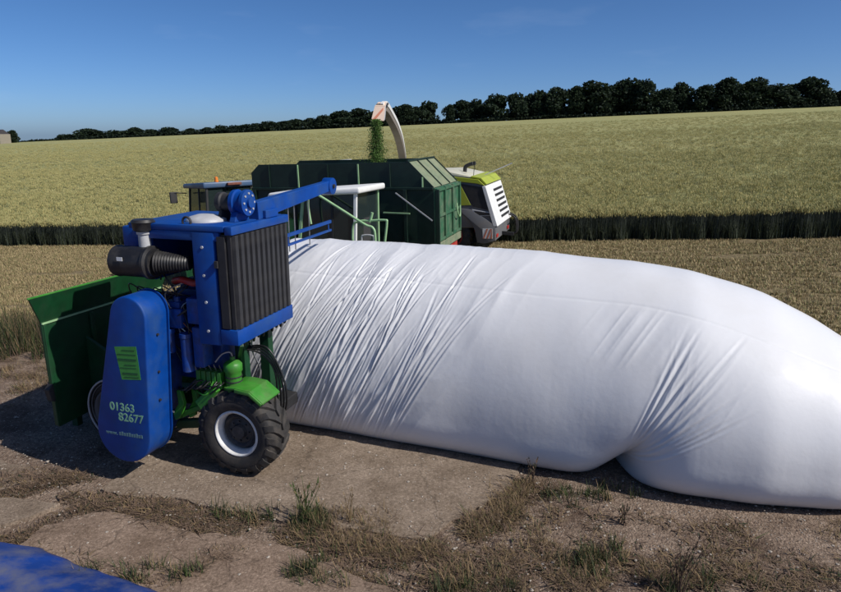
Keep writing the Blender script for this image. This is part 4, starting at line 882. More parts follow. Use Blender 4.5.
def green_tractor():
    T = tilt_frame('green_tractor', (-1.35, 13.9)); tag(T, 'green tractor with white cab roof parked just beyond the bag', 'tractor')
    # local x: rear towards +x, near side at y = 0
    cab(T, -1.40, -0.15, 0.25, 1.65, 1.55, 3.02, M['white'], M['pgreen'], zr=0.13, overhang=0.18, roof_h=0.12, front=0.80)
    MB().box(-1.80, -0.2, 0.2, 1.7, 0.95, 1.55).build('cab_floor', M['green'], T, bevel=0.03)
    MB().prism([(-4.3, 0.95), (-1.58, 0.95), (-1.58, 2.38), (-2.5, 2.36), (-4.1, 2.12), (-4.3, 1.8)], 'y', 0.55, 1.35).build('bonnet', M['bonnetlit'], T, smooth=35, bevel=0.05, seg=3)
    for i in range(3): MB().box(-3.6+i*0.5, -3.25+i*0.5, 0.53, 0.549, 1.35, 1.72).build('bonnet_vent', M['dark'], T)
    MB().cyl((-1.62, 0.40, 1.7), (-1.62, 0.40, 2.75), 0.04).build('exhaust_stack', M['dark'], T, smooth=40)
    for y in (0.28, 1.62):
        m_ = MB(); pr = [(-0.75+0.95*math.cos(t), 0.85+0.95*math.sin(t)) for t in np.linspace(0.2, 2.9, 14)]; pi_ = [(-0.75+0.90*math.cos(t), 0.85+0.90*math.sin(t)) for t in np.linspace(2.9, 0.2, 14)]
        m_.prism(pr+pi_, 'y', y-0.27, y+0.27); m_.build('mudguard', M['green'], T, smooth=35)
    for y, fl in ((0.18, False), (1.72, True)):
        make_wheel(0.85, 0.46, 0.46, 20, T, (-0.75, y, 0.85), ring=M['pgreen'], flip=fl); make_wheel(0.60, 0.36, 0.32, 18, T, (-3.5, y+0.04*(1 if not fl else -1), 0.60), ring=M['pgreen'], flip=fl)
    MB().cyl((-0.75, 0.2, 0.85), (-0.75, 1.7, 0.85), 0.12).build('axle', M['dark'], T); MB().cyl((-3.5, 0.2, 0.6), (-3.5, 1.7, 0.6), 0.09).build('axle', M['dark'], T)
    MB().box(-4.2, -0.3, 0.65, 1.25, 0.62, 0.95).build('chassis', M['dark'], T, bevel=0.02)
    # pale pipes: a sloping handrail and two hoops behind the cab
    MB().tube([(-1.05, 0.0, 2.35), (-1.10, 0.0, 2.75), (-1.05, 0.0, 2.98), (-0.95, 0.0, 3.02), (-0.4, 0.0, 2.72), (0.20, 0.0, 2.38), (0.38, 0.0, 2.31), (0.43, 0.0, 2.10), (0.43, 0.0, 1.3)], 0.028, 8, smooth=5).build('handrail', M['pgreen'], T, smooth=60)
    MB().tube([(-0.12, 0.1, 1.3), (-0.12, 0.1, 2.25), (0.02, 0.1, 2.42), (0.30, 0.1, 2.45), (0.62, 0.1, 2.47), (0.66, 0.1, 2.40), (0.60, 0.1, 1.9), (0.60, 0.1, 1.3)], 0.026, 8, smooth=5).build('guard_hoop', M['pgreen'], T, smooth=60)
    MB().tube([(0.0, 0.3, 1.3), (0.0, 0.3, 2.0), (0.05, 0.3, 2.10), (0.24, 0.3, 2.10), (0.28, 0.3, 2.0), (0.28, 0.3, 1.3)], 0.02, 8, smooth=5).build('guard_hoop', M['lgrey'], T, smooth=60)
    MB().cyl((0.28, 0.1, 2.42), (0.34, 0.1, 2.62), 0.03).build('hoop_end', M['pgreen'], T)
    MB().box(-0.2, 0.65, 0.05, 0.35, 1.25, 1.31).build('step_platform', M['dark'], T)
    MB().bar((-0.3, 0.2, 0.95), (0.6, 0.2, 1.28), 0.06, 0.08).build('platform_arm', M['dark'], T)
    # forage scraps caught on the bonnet
    vs, fs, mi = [], [], []
    for i in range(700): 
        k0 = len(vs); x, y = random.uniform(-3.4, -1.62), random.uniform(0.55, 1.3); blade(vs, fs, mi, x, y, random.uniform(0.02, 0.10), 0.03, random.random()*6.28, random.uniform(-.08, .08), 0, 1)
        zt = 2.38 if x > -2.5 else 2.38-(-2.5-x)*0.16
        for q in range(k0, len(vs)): vs[q] = (vs[q][0], vs[q][1], vs[q][2]+zt)
    me = clump_obj('forage_scraps', vs, fs, mi, [M['stubg']]); o = link('forage_scraps', me, T); o['kind'] = 'stuff'
green_tractor()
def towing_tractor():
    T = tilt_frame('blue_grey_tractor', (-6.50, 19.3), R(-53)); T.scale = (1.08, 1.08, 1.08); tag(T, 'blue-grey tractor with orange beacon showing above the bagging machine', 'tractor')
    cab(T, -1.55, -0.15, 0.35, 1.75, 1.50, 2.72, M['roofg'], M['dark'], zr=0.02, overhang=0.12, roof_h=0.15)
    MB().box(-1.6, -0.1, 0.3, 1.8, 0.9, 1.5).build('cab_floor', M['bluegrey'], T, bevel=0.03)
    MB().prism([(-4.2, 0.95), (-1.65, 0.95), (-1.65, 1.95), (-2.2, 1.95), (-4.0, 1.75), (-4.2, 1.5)], 'y', 0.65, 1.45).build('bonnet', M['bluegrey'], T, smooth=35, bevel=0.05, seg=3)
    MB().lathe((-0.1, 0.7, 2.86), (0, 0, 1), [(0, 0.06), (0.03, 0.06), (0.04, 0.05), (0.13, 0.045), (0.15, 0.02)], 14).build('beacon', M['orange'], T, smooth=40)
    MB().box(-0.02, 0.08, 0.95, 1.35, 2.76, 2.83).build('roof_light_bar', M['rust'], T, bevel=0.012)
    for y, s in ((0.3, -1), (1.8, 1)):
        MB().tube([(-1.5, y, 2.55), (-1.62, y+s*0.35, 2.58)], 0.018, 6, smooth=1).build('mirror_arm', M['dark'], T); MB().box(-1.68, -1.60, y+s*0.35-0.1, y+s*0.35+0.1, 2.28, 2.60).build('mirror', M['dark'], T, bevel=0.015)
    MB().tube([(-1.7, 0.6, 1.9), (-1.7, 0.6, 2.7)], 0.05, 8, smooth=1).build('exhaust_stack', M['dark'], T)
    for y, fl in ((0.25, False), (1.85, True)):
        make_wheel(0.85, 0.46, 0.46, 20, T, (-0.6, y, 0.85), ring=M['lgrey'], flip=fl); make_wheel(0.62, 0.38, 0.32, 18, T, (-3.4, y, 0.62), ring=M['lgrey'], flip=fl)
        m_ = MB(); pr = [(-0.6+0.98*math.cos(t), 0.85+0.98*math.sin(t)) for t in np.linspace(0.2, 2.9, 14)]; pi_ = [(-0.6+0.92*math.cos(t), 0.85+0.92*math.sin(t)) for t in np.linspace(2.9, 0.2, 14)]
        m_.prism(pr+pi_, 'y', y-0.26, y+0.26); m_.build('mudguard', M['bluegrey'], T, smooth=35)
    MB().cyl((-0.6, 0.3, 0.85), (-0.6, 1.8, 0.85), 0.12).build('axle', M['dark'], T); MB().cyl((-3.4, 0.3, 0.62), (-3.4, 1.8, 0.62), 0.09).build('axle', M['dark'], T)
    MB().box(-4.0, 0.3, 0.75, 1.35, 0.62, 0.95).build('chassis', M['dark'], T, bevel=0.02)
    for i in range(3): MB().bar((-0.05, 0.6+i*0.35, 1.6), (0.35, 0.6+i*0.35, 1.2), 0.05, 0.06).build('linkage_arm', M['dark'], T)
towing_tractor()
def harvester():
    T = tilt_frame('forage_harvester', (2.42, 22.8)); tag(T, 'lime and grey forage harvester blowing crop into the green trailer', 'harvester')
    W_ = 2.7
    prof = [(-6.0, 1.0), (-6.0, 2.2), (-5.6, 2.75), (-1.6, 2.80), (-0.35, 2.62), (-0.12, 2.40), (0.26, 1.05), (0.1, 0.95)]
    MB().prism(prof, 'y', 0.02, W_-0.02).build('body', M['grey'], T, smooth=30, bevel=0.05, seg=3)
    # side panels set proud on the near side and their twins on the far side
    for y0, y1, fl in ((-0.012, 0.018, 1), (W_-0.018, W_+0.012, 1)):
        MB().prism([(-2.6, 1.70), (-2.6, 2.60), (-1.55, 2.62), (-1.0, 2.52), (-0.62, 1.76)], 'y', y0, y1).build('side_panel', M['lime'], T, bevel=0.01)
        MB().prism([(-0.96, 2.50), (-0.14, 2.36), (0.10, 1.55), (-0.55, 1.72)], 'y', y0, y1).build('vent_panel', M['dark'], T, bevel=0.01)
        MB().prism([(-1.55, 2.64), (-0.40, 2.50), (-0.12, 2.42), (-0.34, 2.63), (-1.6, 2.80)], 'y', y0-0.02, y1+0.02).build('trim', M['lime'], T, bevel=0.008)
        MB().prism([(-0.60, 1.62), (0.08, 1.50), (0.12, 1.40), (-0.45, 1.36)], 'y', y0-0.01, y1+0.01).build('lamp_recess', M['lgrey'], T, bevel=0.008)
        MB().prism([(-0.52, 1.57), (0.03, 1.48), (0.06, 1.42), (-0.42, 1.40)], 'y', y0-0.014, y1+0.014).build('lamp_recess', M['dark'], T)
    MB().prism([(-5.5, 2.77), (-5.4, 2.92), (-1.5, 2.93), (-0.5, 2.70), (-0.45, 2.655), (-1.6, 2.815)], 'y', 0.12, W_-0.12).build('roof_cover', M['cream'], T, smooth=30, bevel=0.02)
    MB().prism([(-0.65, 2.70), (-0.30, 2.63), (-0.12, 2.44), (-0.06, 2.46), (-0.26, 2.68), (-0.6, 2.75)], 'y', 0.06, W_-0.06).build('rear_trim', M['lime'], T, bevel=0.01)
    # white louvred rear grille wrapping the corner
    g = empty('rear_grille', (0, 0, 0)); g.parent = T
    MB().prism([(-0.22, 2.40), (-0.09, 2.405), (0.31, 1.02), (0.15, 1.02)], 'y', -0.035, W_+0.035).build('grille_frame', M['white'], g, bevel=0.015)
    for i in range(6):
        t = 0.16+i*0.135; x = -0.09+0.40*t; z = 2.405-1.385*t
        MB().bar((x+0.01, 1.0, z), (x+0.01, W_-0.22, z), 0.03, 0.085).build('louvre', M['dark'], g)
    # lower skirt with the wheel arch
    sk = [(-0.62, 1.60), (0.24, 1.05), (0.22, 0.52), (-0.15, 0.42), (-0.42, 0.45)]+[(-1.35+0.88*math.cos(t), 0.62+0.92*math.sin(t)) for t in np.linspace(0.05, 1.35, 10)]+[(-1.1, 1.66)]
    for y0, y1 in ((-0.03, 0.10), (W_-0.10, W_+0.03)): MB().prism(sk, 'y', y0, y1).build('skirt', M['grey'], T, smooth=30, bevel=0.012)
    MB().box(-0.3, 0.2, 0.102, W_-0.102, 0.50, 1.0).build('counterweight', M['grey'], T, bevel=0.03)
    # hazard board with red and white stripes
    hb = empty('hazard_board', (0, 0, 0)); hb.parent = T
    MB().box(-0.22, 0.12, -0.052, -0.034, 0.60, 0.94).build('board', M['white'], hb)
    for i in range(3):
        x = -0.22+i*0.13; MB().prism([(x, 0.60), (min(x+0.06, 0.12), 0.60), (min(x+0.20, 0.12), 0.94 if x+0.2 < 0.12 else 0.94-(x+0.20-0.12)*2.3), (min(x+0.14, 0.12), 0.94)], 'y', -0.058, -0.053).build('stripe', M['redstripe'], hb)
    for y in (0.3, W_-0.3): MB().box(0.21, 0.24, y-0.15, y+0.15, 0.60, 0.72).build('rear_lamp', M['red'], T, bevel=0.01)
    MB().bar((0.2, W_/2, 0.6), (0.62, W_/2, 0.55), 0.10, 0.12).build('hitch', M['dark'], T); MB().tube([(0.2, 2.3, 1.2), (0.5, 2.4, 1.0), (0.55, 2.4, 0.5), (0.4, 2.4, 0.4)], 0.03, 6).build('ladder_rail', M['dark'], T, smooth=60)
    MB().tube([(0.2, 2.6, 1.2), (0.5, 2.7, 1.0), (0.55, 2.7, 0.5), (0.4, 2.7, 0.4)], 0.03, 6).build('ladder_rail', M['dark'], T, smooth=60)
    for z in (0.5, 0.75, 1.0): MB().cyl((0.52, 2.4, z), (0.52, 2.7, z), 0.02, n=8).build('rung', M['dark'], T)
    # exhaust and aerials on the roof
    MB().tube([(-1.1, 1.2, 2.80), (-1.08, 1.2, 3.0), (-0.95, 1.2, 3.08), (-0.80, 1.2, 3.12)], 0.07, 10).build('exhaust', M['dark'], T, smooth=60)
    MB().tube([(-0.65, 0.6, 2.70), (-0.60, 0.6, 3.15)], 0.012, 6, smooth=1).build('aerial', M['dark'], T)
    MB().cyl((-0.6, 0.6, 3.10), (-0.6, 0.6, 3.22), 0.05).build('beacon', M['dark'], T)
    MB().bar((-0.45, 1.3, 2.68), (0.55, 1.6, 3.08), 0.03, 0.03).build('raised_rail', M['lgrey'], T)
    for x, y, fl in ((-1.35, 0.30, False), (-1.35, W_-0.30, True)): make_wheel(0.68, 0.5, 0.36, 20, T, (x, y, 0.68), ring=M['red'], disc=M['rimd'], flip=fl)
    for x, y, fl in ((-4.4, 0.30, False), (-4.4, W_-0.30, True)): make_wheel(0.95, 0.65, 0.48, 20, T, (x, y, 0.95), ring=M['red'], disc=M['rimd'], flip=fl)
    MB().cyl((-1.35, 0.3, 0.68), (-1.35, W_-0.3, 0.68), 0.10).build('axle', M['dark'], T); MB().cyl((-4.4, 0.3, 0.95), (-4.4, W_-0.3, 0.95), 0.14).build('axle', M['dark'], T)
    cab(T, -7.2, -6.05, 0.45, W_-0.45, 1.45, 3.25, M['white'], M['grey'], overhang=0.1)
    MB().box(-7.3, -5.95, 0.4, W_-0.4, 1.1, 1.45).build('cab_floor', M['grey'], T, bevel=0.03)
    # spout: laid out in world coordinates and brought into the frame of the harvester
    inv = T.matrix_basis.inverted()
    path = [V(p) for p in ((-0.66, 26.9, 2.6), (-0.72, 26.8, 3.3), (-0.80, 25.5, 4.02), (-0.90, 23.9, 4.48), (-1.0, 22.2, 4.78), (-1.07, 20.6, 4.98), (-1.11, 19.8, 5.00), (-1.15, 19.3, 4.93))]
    sp = empty('spout', (0, 0, 0)); sp.parent = T
    P = []
    for i in range(len(path)-1):
        p0, p1, p2, p3 = path[max(i-1, 0)], path[i], path[i+1], path[min(i+2, len(path)-1)]
        for k in range(5):
            t = k/5; P.append(0.5*((2*p1)+(p2-p0)*t+(2*p0-5*p1+4*p2-p3)*t*t+(3*p1-p0-3*p2+p3)*t**3))
    P.append(path[-1])
    def channel(name, wid, hgt, off, material, lift=0.0, side=0.0):
        vs = []; n_ = len(P)
        for i, c in enumerate(P):
            d = (P[min(i+1, n_-1)]-P[max(i-1, 0)]).normalized(); r_ = V((1, 0.08, 0)); r_ = (r_-d*r_.dot(d)).normalized(); u_ = r_.cross(d)
            if u_.z < 0 and abs(d.z) < 0.9: u_ = -u_
            s_ = 1-0.35*i/n_; c = c+u_*lift*s_+r_*side*s_
            vs += [inv @ (c-r_*wid/2*s_-u_*hgt/2*s_), inv @ (c+r_*wid/2*s_-u_*hgt/2*s_), inv @ (c+r_*wid/2*s_+u_*hgt/2*s_), inv @ (c-r_*wid/2*s_+u_*hgt/2*s_)]
        fs = [(4*i+a, 4*i+(a+1) % 4, 4*i+4+(a+1) % 4, 4*i+4+a) for i in range(n_-1) for a in range(4)]+[(0, 1, 2, 3), (4*n_-1, 4*n_-2, 4*n_-3, 4*n_-4)]
        m_ = MB(); m_.add(vs, fs); m_.build(name, material, sp, smooth=40)
    channel('spout_duct', 0.28, 0.34, 0, M['spoutg']); channel('spout_cover', 0.12, 0.04, 0, M['white'], lift=0.195, side=0.09); channel('spout_liner', 0.02, 0.14, 0, M['white'], lift=0.10, side=0.153)
    # hinged deflector flap at the tip with stripes
    def wprism(pts, thick, name, material, par):
        n = (V(pts[1])-V(pts[0])).cross(V(pts[2])-V(pts[0])).normalized()*thick/2; m_ = MB(); k = len(pts)
        m_.add([inv @ (V(p)+n) for p in pts]+[inv @ (V(p)-n) for p in pts], [tuple(range(k)), tuple(range(k, 2*k))[::-1]]+[(i, i+k, (i+1) % k+k, (i+1) % k) for i in range(k)]); return m_.build(name, material, par)
    x0, x1 = -1.38, -1.02
    fl = wprism([(x0, 19.05, 4.58), (x1, 19.05, 4.58), (x1+0.03, 19.22, 4.98), (x0+0.10, 19.22, 4.98)], 0.03, 'deflector_flap', M['peach'], sp)
    wprism([(x0+0.02, 19.02, 4.60), (x0+0.11, 19.02, 4.60), (x1-0.02, 19.15, 4.88), (x1-0.02, 19.18, 4.95)], 0.012, 'stripe', M['redstripe'], sp)
    wprism([(x0+0.10, 19.22, 4.98), (x1+0.03, 19.22, 4.98), (x1+0.05, 19.55, 5.10), (x0+0.18, 19.55, 5.10)], 0.03, 'deflector_hood', M['peach'], sp)
    wprism([(x1+0.01, 19.05, 4.60), (x1+0.01, 19.45, 4.70), (x1+0.04, 19.6, 5.06), (x1+0.03, 19.22, 4.98)], 0.02, 'deflector_cheek', M['lgrey'], sp)
    m_ = MB(); m_.cyl(inv @ V((-0.98, 19.4, 4.98)), inv @ V((-0.98, 20.3, 5.10)), 0.04); m_.build('flap_cylinder', M['dark'], sp, smooth=40)
harvester()
# the falling stream of chopped crop
vs, fs, mi = [], [], []
for i in range(9000):
    t = random.random(); w = 0.09+0.13*t; x = -1.22+random.gauss(0, w*0.62); y = 18.75+random.gauss(0, w*0.8)-0.15*t; z = 4.62-1.50*t
    s = random.uniform(0.007, 0.022); e = Euler((random.random()*6, random.random()*6, random.random()*6)).to_matrix(); k = len(vs)
    for q in ((-s, -s*.5, 0), (s, -s*.5, 0), (s, s*.5, 0), (-s, s*.5, 0)): vs.append(tuple(V((x, y, z))+e @ V(q)))
    fs.append((k, k+1, k+2, k+3)); mi.append(random.choice([0, 0, 0, 1]))
tag(link('chopped_crop_stream', clump_obj('chopped_crop_stream', vs, fs, mi, [M['silage'], M['weed']])), 'chopped green crop falling from the spout into the trailer', 'chopped crop', kind='stuff')

# ------------------------------------------------------------------ tarpaulin in the near corner
def tarpaulin():
    e = [pix(x, y).xy for x, y in ((-60, 541), (0, 546), (40, 552), (75, 568), (110, 579), (150, 593), (200, 625), (260, 665))]
    n = 60; t = np.linspace(0, 1, len(e)); ex = np.interp(np.linspace(0, 1, n), t, [p.x for p in e]); ey = np.interp(np.linspace(0, 1, n), t, [p.y for p in e])
    rows = 34; vs = []; 
    for j in range(rows):
        d = j/(rows-1)*1.9
        for i in range(n):
            x = ex[i]-d*0.55; y = ey[i]-d*0.83; z = 0.035+0.16*min(1, d/0.5)**0.7+0.05*float(fbm(np.array(x*1.6), np.array(y*1.6), 3))*min(1, d*3)
            vs.append((x+(0.02*math.sin(i*0.9) if j == 0 else 0), y, z))
    fs = [(j*n+i, j*n+i+1, (j+1)*n+i+1, (j+1)*n+i) for j in range(rows-1) for i in range(n-1)]
    k = len(vs)
    for i in range(n): vs.append((ex[i], ey[i]-0.01, -0.02))
    fs += [(i, k+i, k+i+1, i+1) for i in range(n-1)]
    me = bpy.data.meshes.new('tarpaulin'); me.from_pydata(vs, [], fs); me.materials.append(M['tarp']); me.polygons.foreach_set('use_smooth', [True]*len(me.polygons))
    o = link('tarpaulin', me); md = o.modifiers.new('thickness', 'SOLIDIFY'); md.thickness = 0.012
    tag(o, 'dusty blue tarpaulin in the near left corner', 'tarpaulin')
tarpaulin()

# ------------------------------------------------------------------ weeds, stones
def polyline_points(pts, n, spread):
    P = [pix(x, y).xy for x, y in pts]; seg = [(P[i+1]-P[i]).length for i in range(len(P)-1)]; cum = np.cumsum([0]+seg); out = []
    t = rng.uniform(0, cum[-1], n); x = np.interp(t, cum, [p.x for p in P]); y = np.interp(t, cum, [p.y for p in P])
    return np.stack([x+rng.normal(0, spread, n), y+rng.normal(0, spread*0.8, n)], -1)
def patch(cx, cy, rx, ry, n):
    c = [pix(cx+rng.normal(0, rx), cy+rng.normal(0, ry)).xy for _ in range(n)]; return np.array([(p.x, p.y) for p in c])
DRY = [tuft(s+90, 22, 0.02, 0.10, 0.006, 0.09, [M['dry'], M['dry2'], M['weed']], (6, 4, 0.8), 0.09, 0.11) for s in range(5)]
DEAD = [tuft(s+190, 24, 0.010, 0.045, 0.009, 0.10, [M['dry'], M['dry2'], M['weedd']], (4, 8, 1), 0.10, 0.13) for s in range(5)]
GRN = [tuft(s+290, 20, 0.05, 0.16, 0.008, 0.06, [M['weed'], M['weedd'], M['dry']], (4, 3, 3), 0.08, 0.06) for s in range(5)]
def place(name, XY, meshes, s0, s1, label, cat='weeds', thr=0.415):
    XY = XY[fbm(XY[:, 0]*2.6+8, XY[:, 1]*2.6, 3)+rng.normal(0, 0.05, len(XY)) > thr]
    z = terrain(XY[:, 0], XY[:, 1])+near_bumps(XY[:, 0], XY[:, 1])-0.005
    return scatter(name, np.stack([XY[:, 0], XY[:, 1], z], -1), meshes, rng.uniform(s0, s1, len(XY)), rng.uniform(0, 6.28, len(XY)), label, cat, tilt=0.12)
dead = np.concatenate([polyline_points([(-20, 478), (60, 482), (110, 498), (165, 512), (240, 525), (300, 530)], 900, 0.10),
                       polyline_points([(300, 528), (345, 545), (400, 560), (470, 580), (520, 610)], 520, 0.12), polyline_points([(0, 486), (90, 484)], 500, 0.16),
                       polyline_points([(130, 512), (190, 528), (235, 530)], 300, 0.06), polyline_points([(0, 543), (35, 530), (70, 510), (110, 500)], 160, 0.03),
                       polyline_points([(160, 588), (215, 556), (260, 552)], 120, 0.03), polyline_points([(30, 552), (80, 568), (150, 590)], 160, 0.04),
                       patch(420, 578, 60, 14, 500), patch(570, 583, 80, 9, 240), patch(720, 588, 70, 6, 200), patch(690, 520, 90, 25, 60), patch(480, 570, 50, 14, 260)])
place('dead_weeds', dead, DEAD, 0.6, 1.4, 'brown dead weeds and moss filling the slab joints')
dry = np.concatenate([polyline_points([(525, 484), (500, 510), (470, 535), (430, 555)], 420, 0.10), patch(520, 540, 26, 18, 60), patch(490, 572, 70, 12, 80), patch(340, 524, 26, 8, 90), patch(640, 582, 80, 9, 110),
                      polyline_points([(240, 522), (330, 535), (400, 560), (450, 585)], 360, 0.12), patch(25, 380, 30, 9, 260), patch(760, 560, 60, 20, 60)])
place('dry_grass', dry, DRY, 0.7, 1.6, 'straw coloured dry grass growing from the cracked pad')
MOSS = [tuft(s+590, 30, 0.004, 0.022, 0.012, 0.10, [M['dry2'], M['dry'], M['weedd']], (8, 2, 2), 0.08, 0.10, 1) for s in range(4)]
moss = np.concatenate([polyline_points([(-20, 480), (60, 484), (110, 499), (165, 511), (240, 522), (300, 532), (360, 552), (430, 580)], 1500, 0.11), polyline_points([(525, 486), (490, 520), (440, 556), (400, 590)], 500, 0.10), patch(560, 570, 80, 16, 340), patch(760, 582, 60, 8, 120), patch(680, 530, 80, 22, 60)])
place('moss_litter', moss, MOSS, 0.7, 1.5, 'dark brown moss and litter packed into the joints and bare ground', 'litter', thr=0.40)
grn = np.concatenate([polyline_points([(215, 515), (270, 523), (320, 525)], 170, 0.07), patch(300, 522, 18, 6, 110), patch(300, 575, 20, 8, 30), patch(585, 562, 16, 9, 60), patch(700, 588, 26, 4, 60), patch(440, 588, 50, 6, 50), patch(130, 575, 30, 6, 40), patch(580, 495, 30, 4, 26)])
place('green_weeds', grn, GRN, 0.6, 1.5, 'low green weeds growing in the joints of the pad')
TALL = [tuft(s+390, 34, 0.15, 0.62, 0.012, 0.16, [M['weed'], M['weedd'], M['dry'], M['dry2']], (3, 5, 2, 2), 0.2, 0.15) for s in range(5)]
n = 1500; X = rng.uniform(-16, -5.2, n); Y = 13.3-0.12*X*0+rng.normal(0, 0.55, n)+(-5-X)*0.02
place('weedy_margin', np.stack([X, Y], -1), TALL, 0.6, 1.25, 'tall dark green weeds along the edge of the stubble', thr=0.2)
peb = []
for s in range(4):
    bm = bmesh.new(); bmesh.ops.create_icosphere(bm, subdivisions=1, radius=1.0)
    for v_ in bm.verts: v_.co = V((v_.co.x*random.uniform(0.7, 1.2), v_.co.y*random.uniform(0.7, 1.2), v_.co.z*random.uniform(0.45, 0.8)))
    me = bpy.data.meshes.new('pebble'); bm.to_mesh(me); bm.free(); me.materials.append(M['pebble']); peb.append(me)
n = 26000; X = rng.uniform(-7, 8, n); Y = rng.uniform(5.0, 12.5, n); sc = 0.0035+0.006*rng.random(n)**2+0.016*rng.random(n)**14
z = np.where(rng.random(n) < 0.55, near_bumps(X, Y)-0.012, 0.0165); scatter('gravel', np.stack([X, Y, z], -1), peb, sc, rng.uniform(0, 6.28, n), 'loose gravel strewn over the pad and bare ground', 'gravel')

# single plants that stand out
def stem_plant(px_, py_, h, nst, label, name, cat, mats, seed, spread=0.35, leaf=0.03, seeds=True, grp=None):
    p = pix(px_, py_); r_ = random.Random(seed); T = empty(name, (p.x, p.y, float(terrain(p.x, p.y))-0.01)); tag(T, label, cat, grp)
    st = MB(); vs, fs, mi = [], [], []
    for i in range(nst):
        a = r_.random()*6.28; l_ = r_.uniform(0.15, 1)*spread*h; hh = h*r_.uniform(0.55, 1); x0, y0 = r_.uniform(-.04, .04), r_.uniform(-.04, .04)
        pts = [V((x0, y0, 0)), V((x0+math.cos(a)*l_*0.4, y0+math.sin(a)*l_*0.4, hh*0.5)), V((x0+math.cos(a)*l_, y0+math.sin(a)*l_, hh))]
        st.tube(pts, [0.006, 0.004, 0.002], 5, smooth=3)
        for k in range(14 if seeds else 7):
            t = r_.uniform(0.35 if seeds else 0.1, 1); c = pts[0].lerp(pts[1], t*2) if t < 0.5 else pts[1].lerp(pts[2], t*2-1); q0 = len(vs)
            blade(vs, fs, mi, 0, 0, r_.uniform(0.6, 1.3)*leaf, leaf*0.5, r_.random()*6.28, r_.uniform(-leaf, leaf), r_.choice((0, 0, 1)), 1)
            for q in range(q0, len(vs)): vs[q] = tuple(V(vs[q])+c)
    st.build('stem', mats[0], T, smooth=60); link('foliage', clump_obj('foliage', vs, fs, mi, mats), T)
stem_plant(678, 590, 0.62, 14, 'dead brown dock with seed spikes at the bottom, right of centre', 'dock_plant', 'weed plant', [M['dry2'], M['weedd']], 5, 0.30, 0.035)
stem_plant(305, 523, 0.52, 12, 'tallest green grass clump in the joint, below the machine wheel', 'grass_clump', 'weed plant', [M['weed'], M['dry']], 6, 0.45, 0.05, seeds=False)
stem_plant(532, 483, 0.34, 6, 'purple-brown thistle leaning on the foot of the white bag', 'thistle_plant', 'weed plant', [M['dry2'], M['weedd']], 7, 0.5, 0.035)
stem_plant(622, 523, 0.20, 8, 'small brown weed on bare ground below the pinch in the bag', 'dead_weed_plant', 'weed plant', [M['dry2'], M['weedd']], 8, 0.6, 0.03)
stem_plant(348, 522, 0.42, 6, 'thin dry grass stalks just right of the tallest grass clump', 'grass_stalks', 'weed plant', [M['dry'], M['dry2']], 9, 0.3, 0.03, seeds=False)

# ------------------------------------------------------------------ skyline hedge and trees
def leaf_cloud(pts, size, seed, mats):
    r_ = np.random.default_rng(seed); n = len(pts); e = r_.normal(size=(n, 3)); e /= np.linalg.norm(e, axis=1, keepdims=True); t = np.cross(e, r_.normal(size=(n, 3))); t /= np.linalg.norm(t, axis=1, keepdims=True); b = np.cross(e, t)
    s = (size*r_.uniform(0.6, 1.4, n))[:, None]; c = np.asarray(pts)
    v = np.stack([c-t*s-b*s*.6, c+t*s*.2-b*s, c+t*s+b*s*.5, c-t*s*.3+b*s], 1).reshape(-1, 3)
    return clump_obj('crown', v.tolist(), np.arange(4*n).reshape(n, 4).tolist(), r_.integers(0, len(mats), n).tolist(), mats)
def tree_variant(seed, lobes, low, slim):
    """unit tree: 1 high, crown about `slim` wide; returns trunk and crown meshes"""
    r_ = np.random.default_rng(seed); tr = MB(); tr.tube([(0, 0, -0.06), (0.004, 0, 0.2), (0.0, 0.01, 0.45), (0.01, 0, 0.72)], [0.028, 0.022, 0.016, 0.006], 7)
    pts = []
    for i in range(lobes):
        a = r_.uniform(0, 6.28); z = low+(0.93-low)*((i+0.5)/lobes)**0.85; prof = math.sin(math.pi*min(1, max(0.14, 0.18+0.80*(z-low)/(0.95-low))))**0.8
        rad = slim/2*prof*r_.uniform(0.35, 0.85); c = np.array([rad*math.cos(a), rad*math.sin(a), z]); s = r_.uniform(0.13, 0.20)*(0.7+0.5*slim)
        if i % 2 == 0: tr.tube([(0, 0, max(0.12, z-0.28)), tuple(c*np.array([.5, .5, 1])-np.array([0, 0, .08])), tuple(c)], [0.012, 0.008, 0.003], 5)
        m_ = 260; d = r_.normal(size=(m_, 3)); d /= np.linalg.norm(d, axis=1, keepdims=True); pts.append(c+d*(s*r_.uniform(0.55, 1.08, m_)**0.6)[:, None]*np.array([1.1, 1.1, 0.8]))
    pts = np.concatenate(pts); pts = pts[pts[:, 2] > low*0.55]; pts[:, 2] *= 1.0/np.percentile(pts[:, 2], 99.7)
    t = tr.build('trunk', M['bark'], None, smooth=60); tm = t.data; bpy.data.objects.remove(t)
    return tm, leaf_cloud(pts, 0.028, seed, M['leaf'])
TV = [tree_variant(1, 20, 0.06, 0.85), tree_variant(2, 22, 0.05, 1.0), tree_variant(3, 17, 0.08, 0.75), tree_variant(4, 24, 0.05, 1.15), tree_variant(5, 18, 0.10, 0.9), tree_variant(6, 21, 0.06, 0.8)]
ASP = [0.85+.12, 1.0+.12, 0.75+.12, 1.15+.12, 0.9+.12, 0.8+.12]
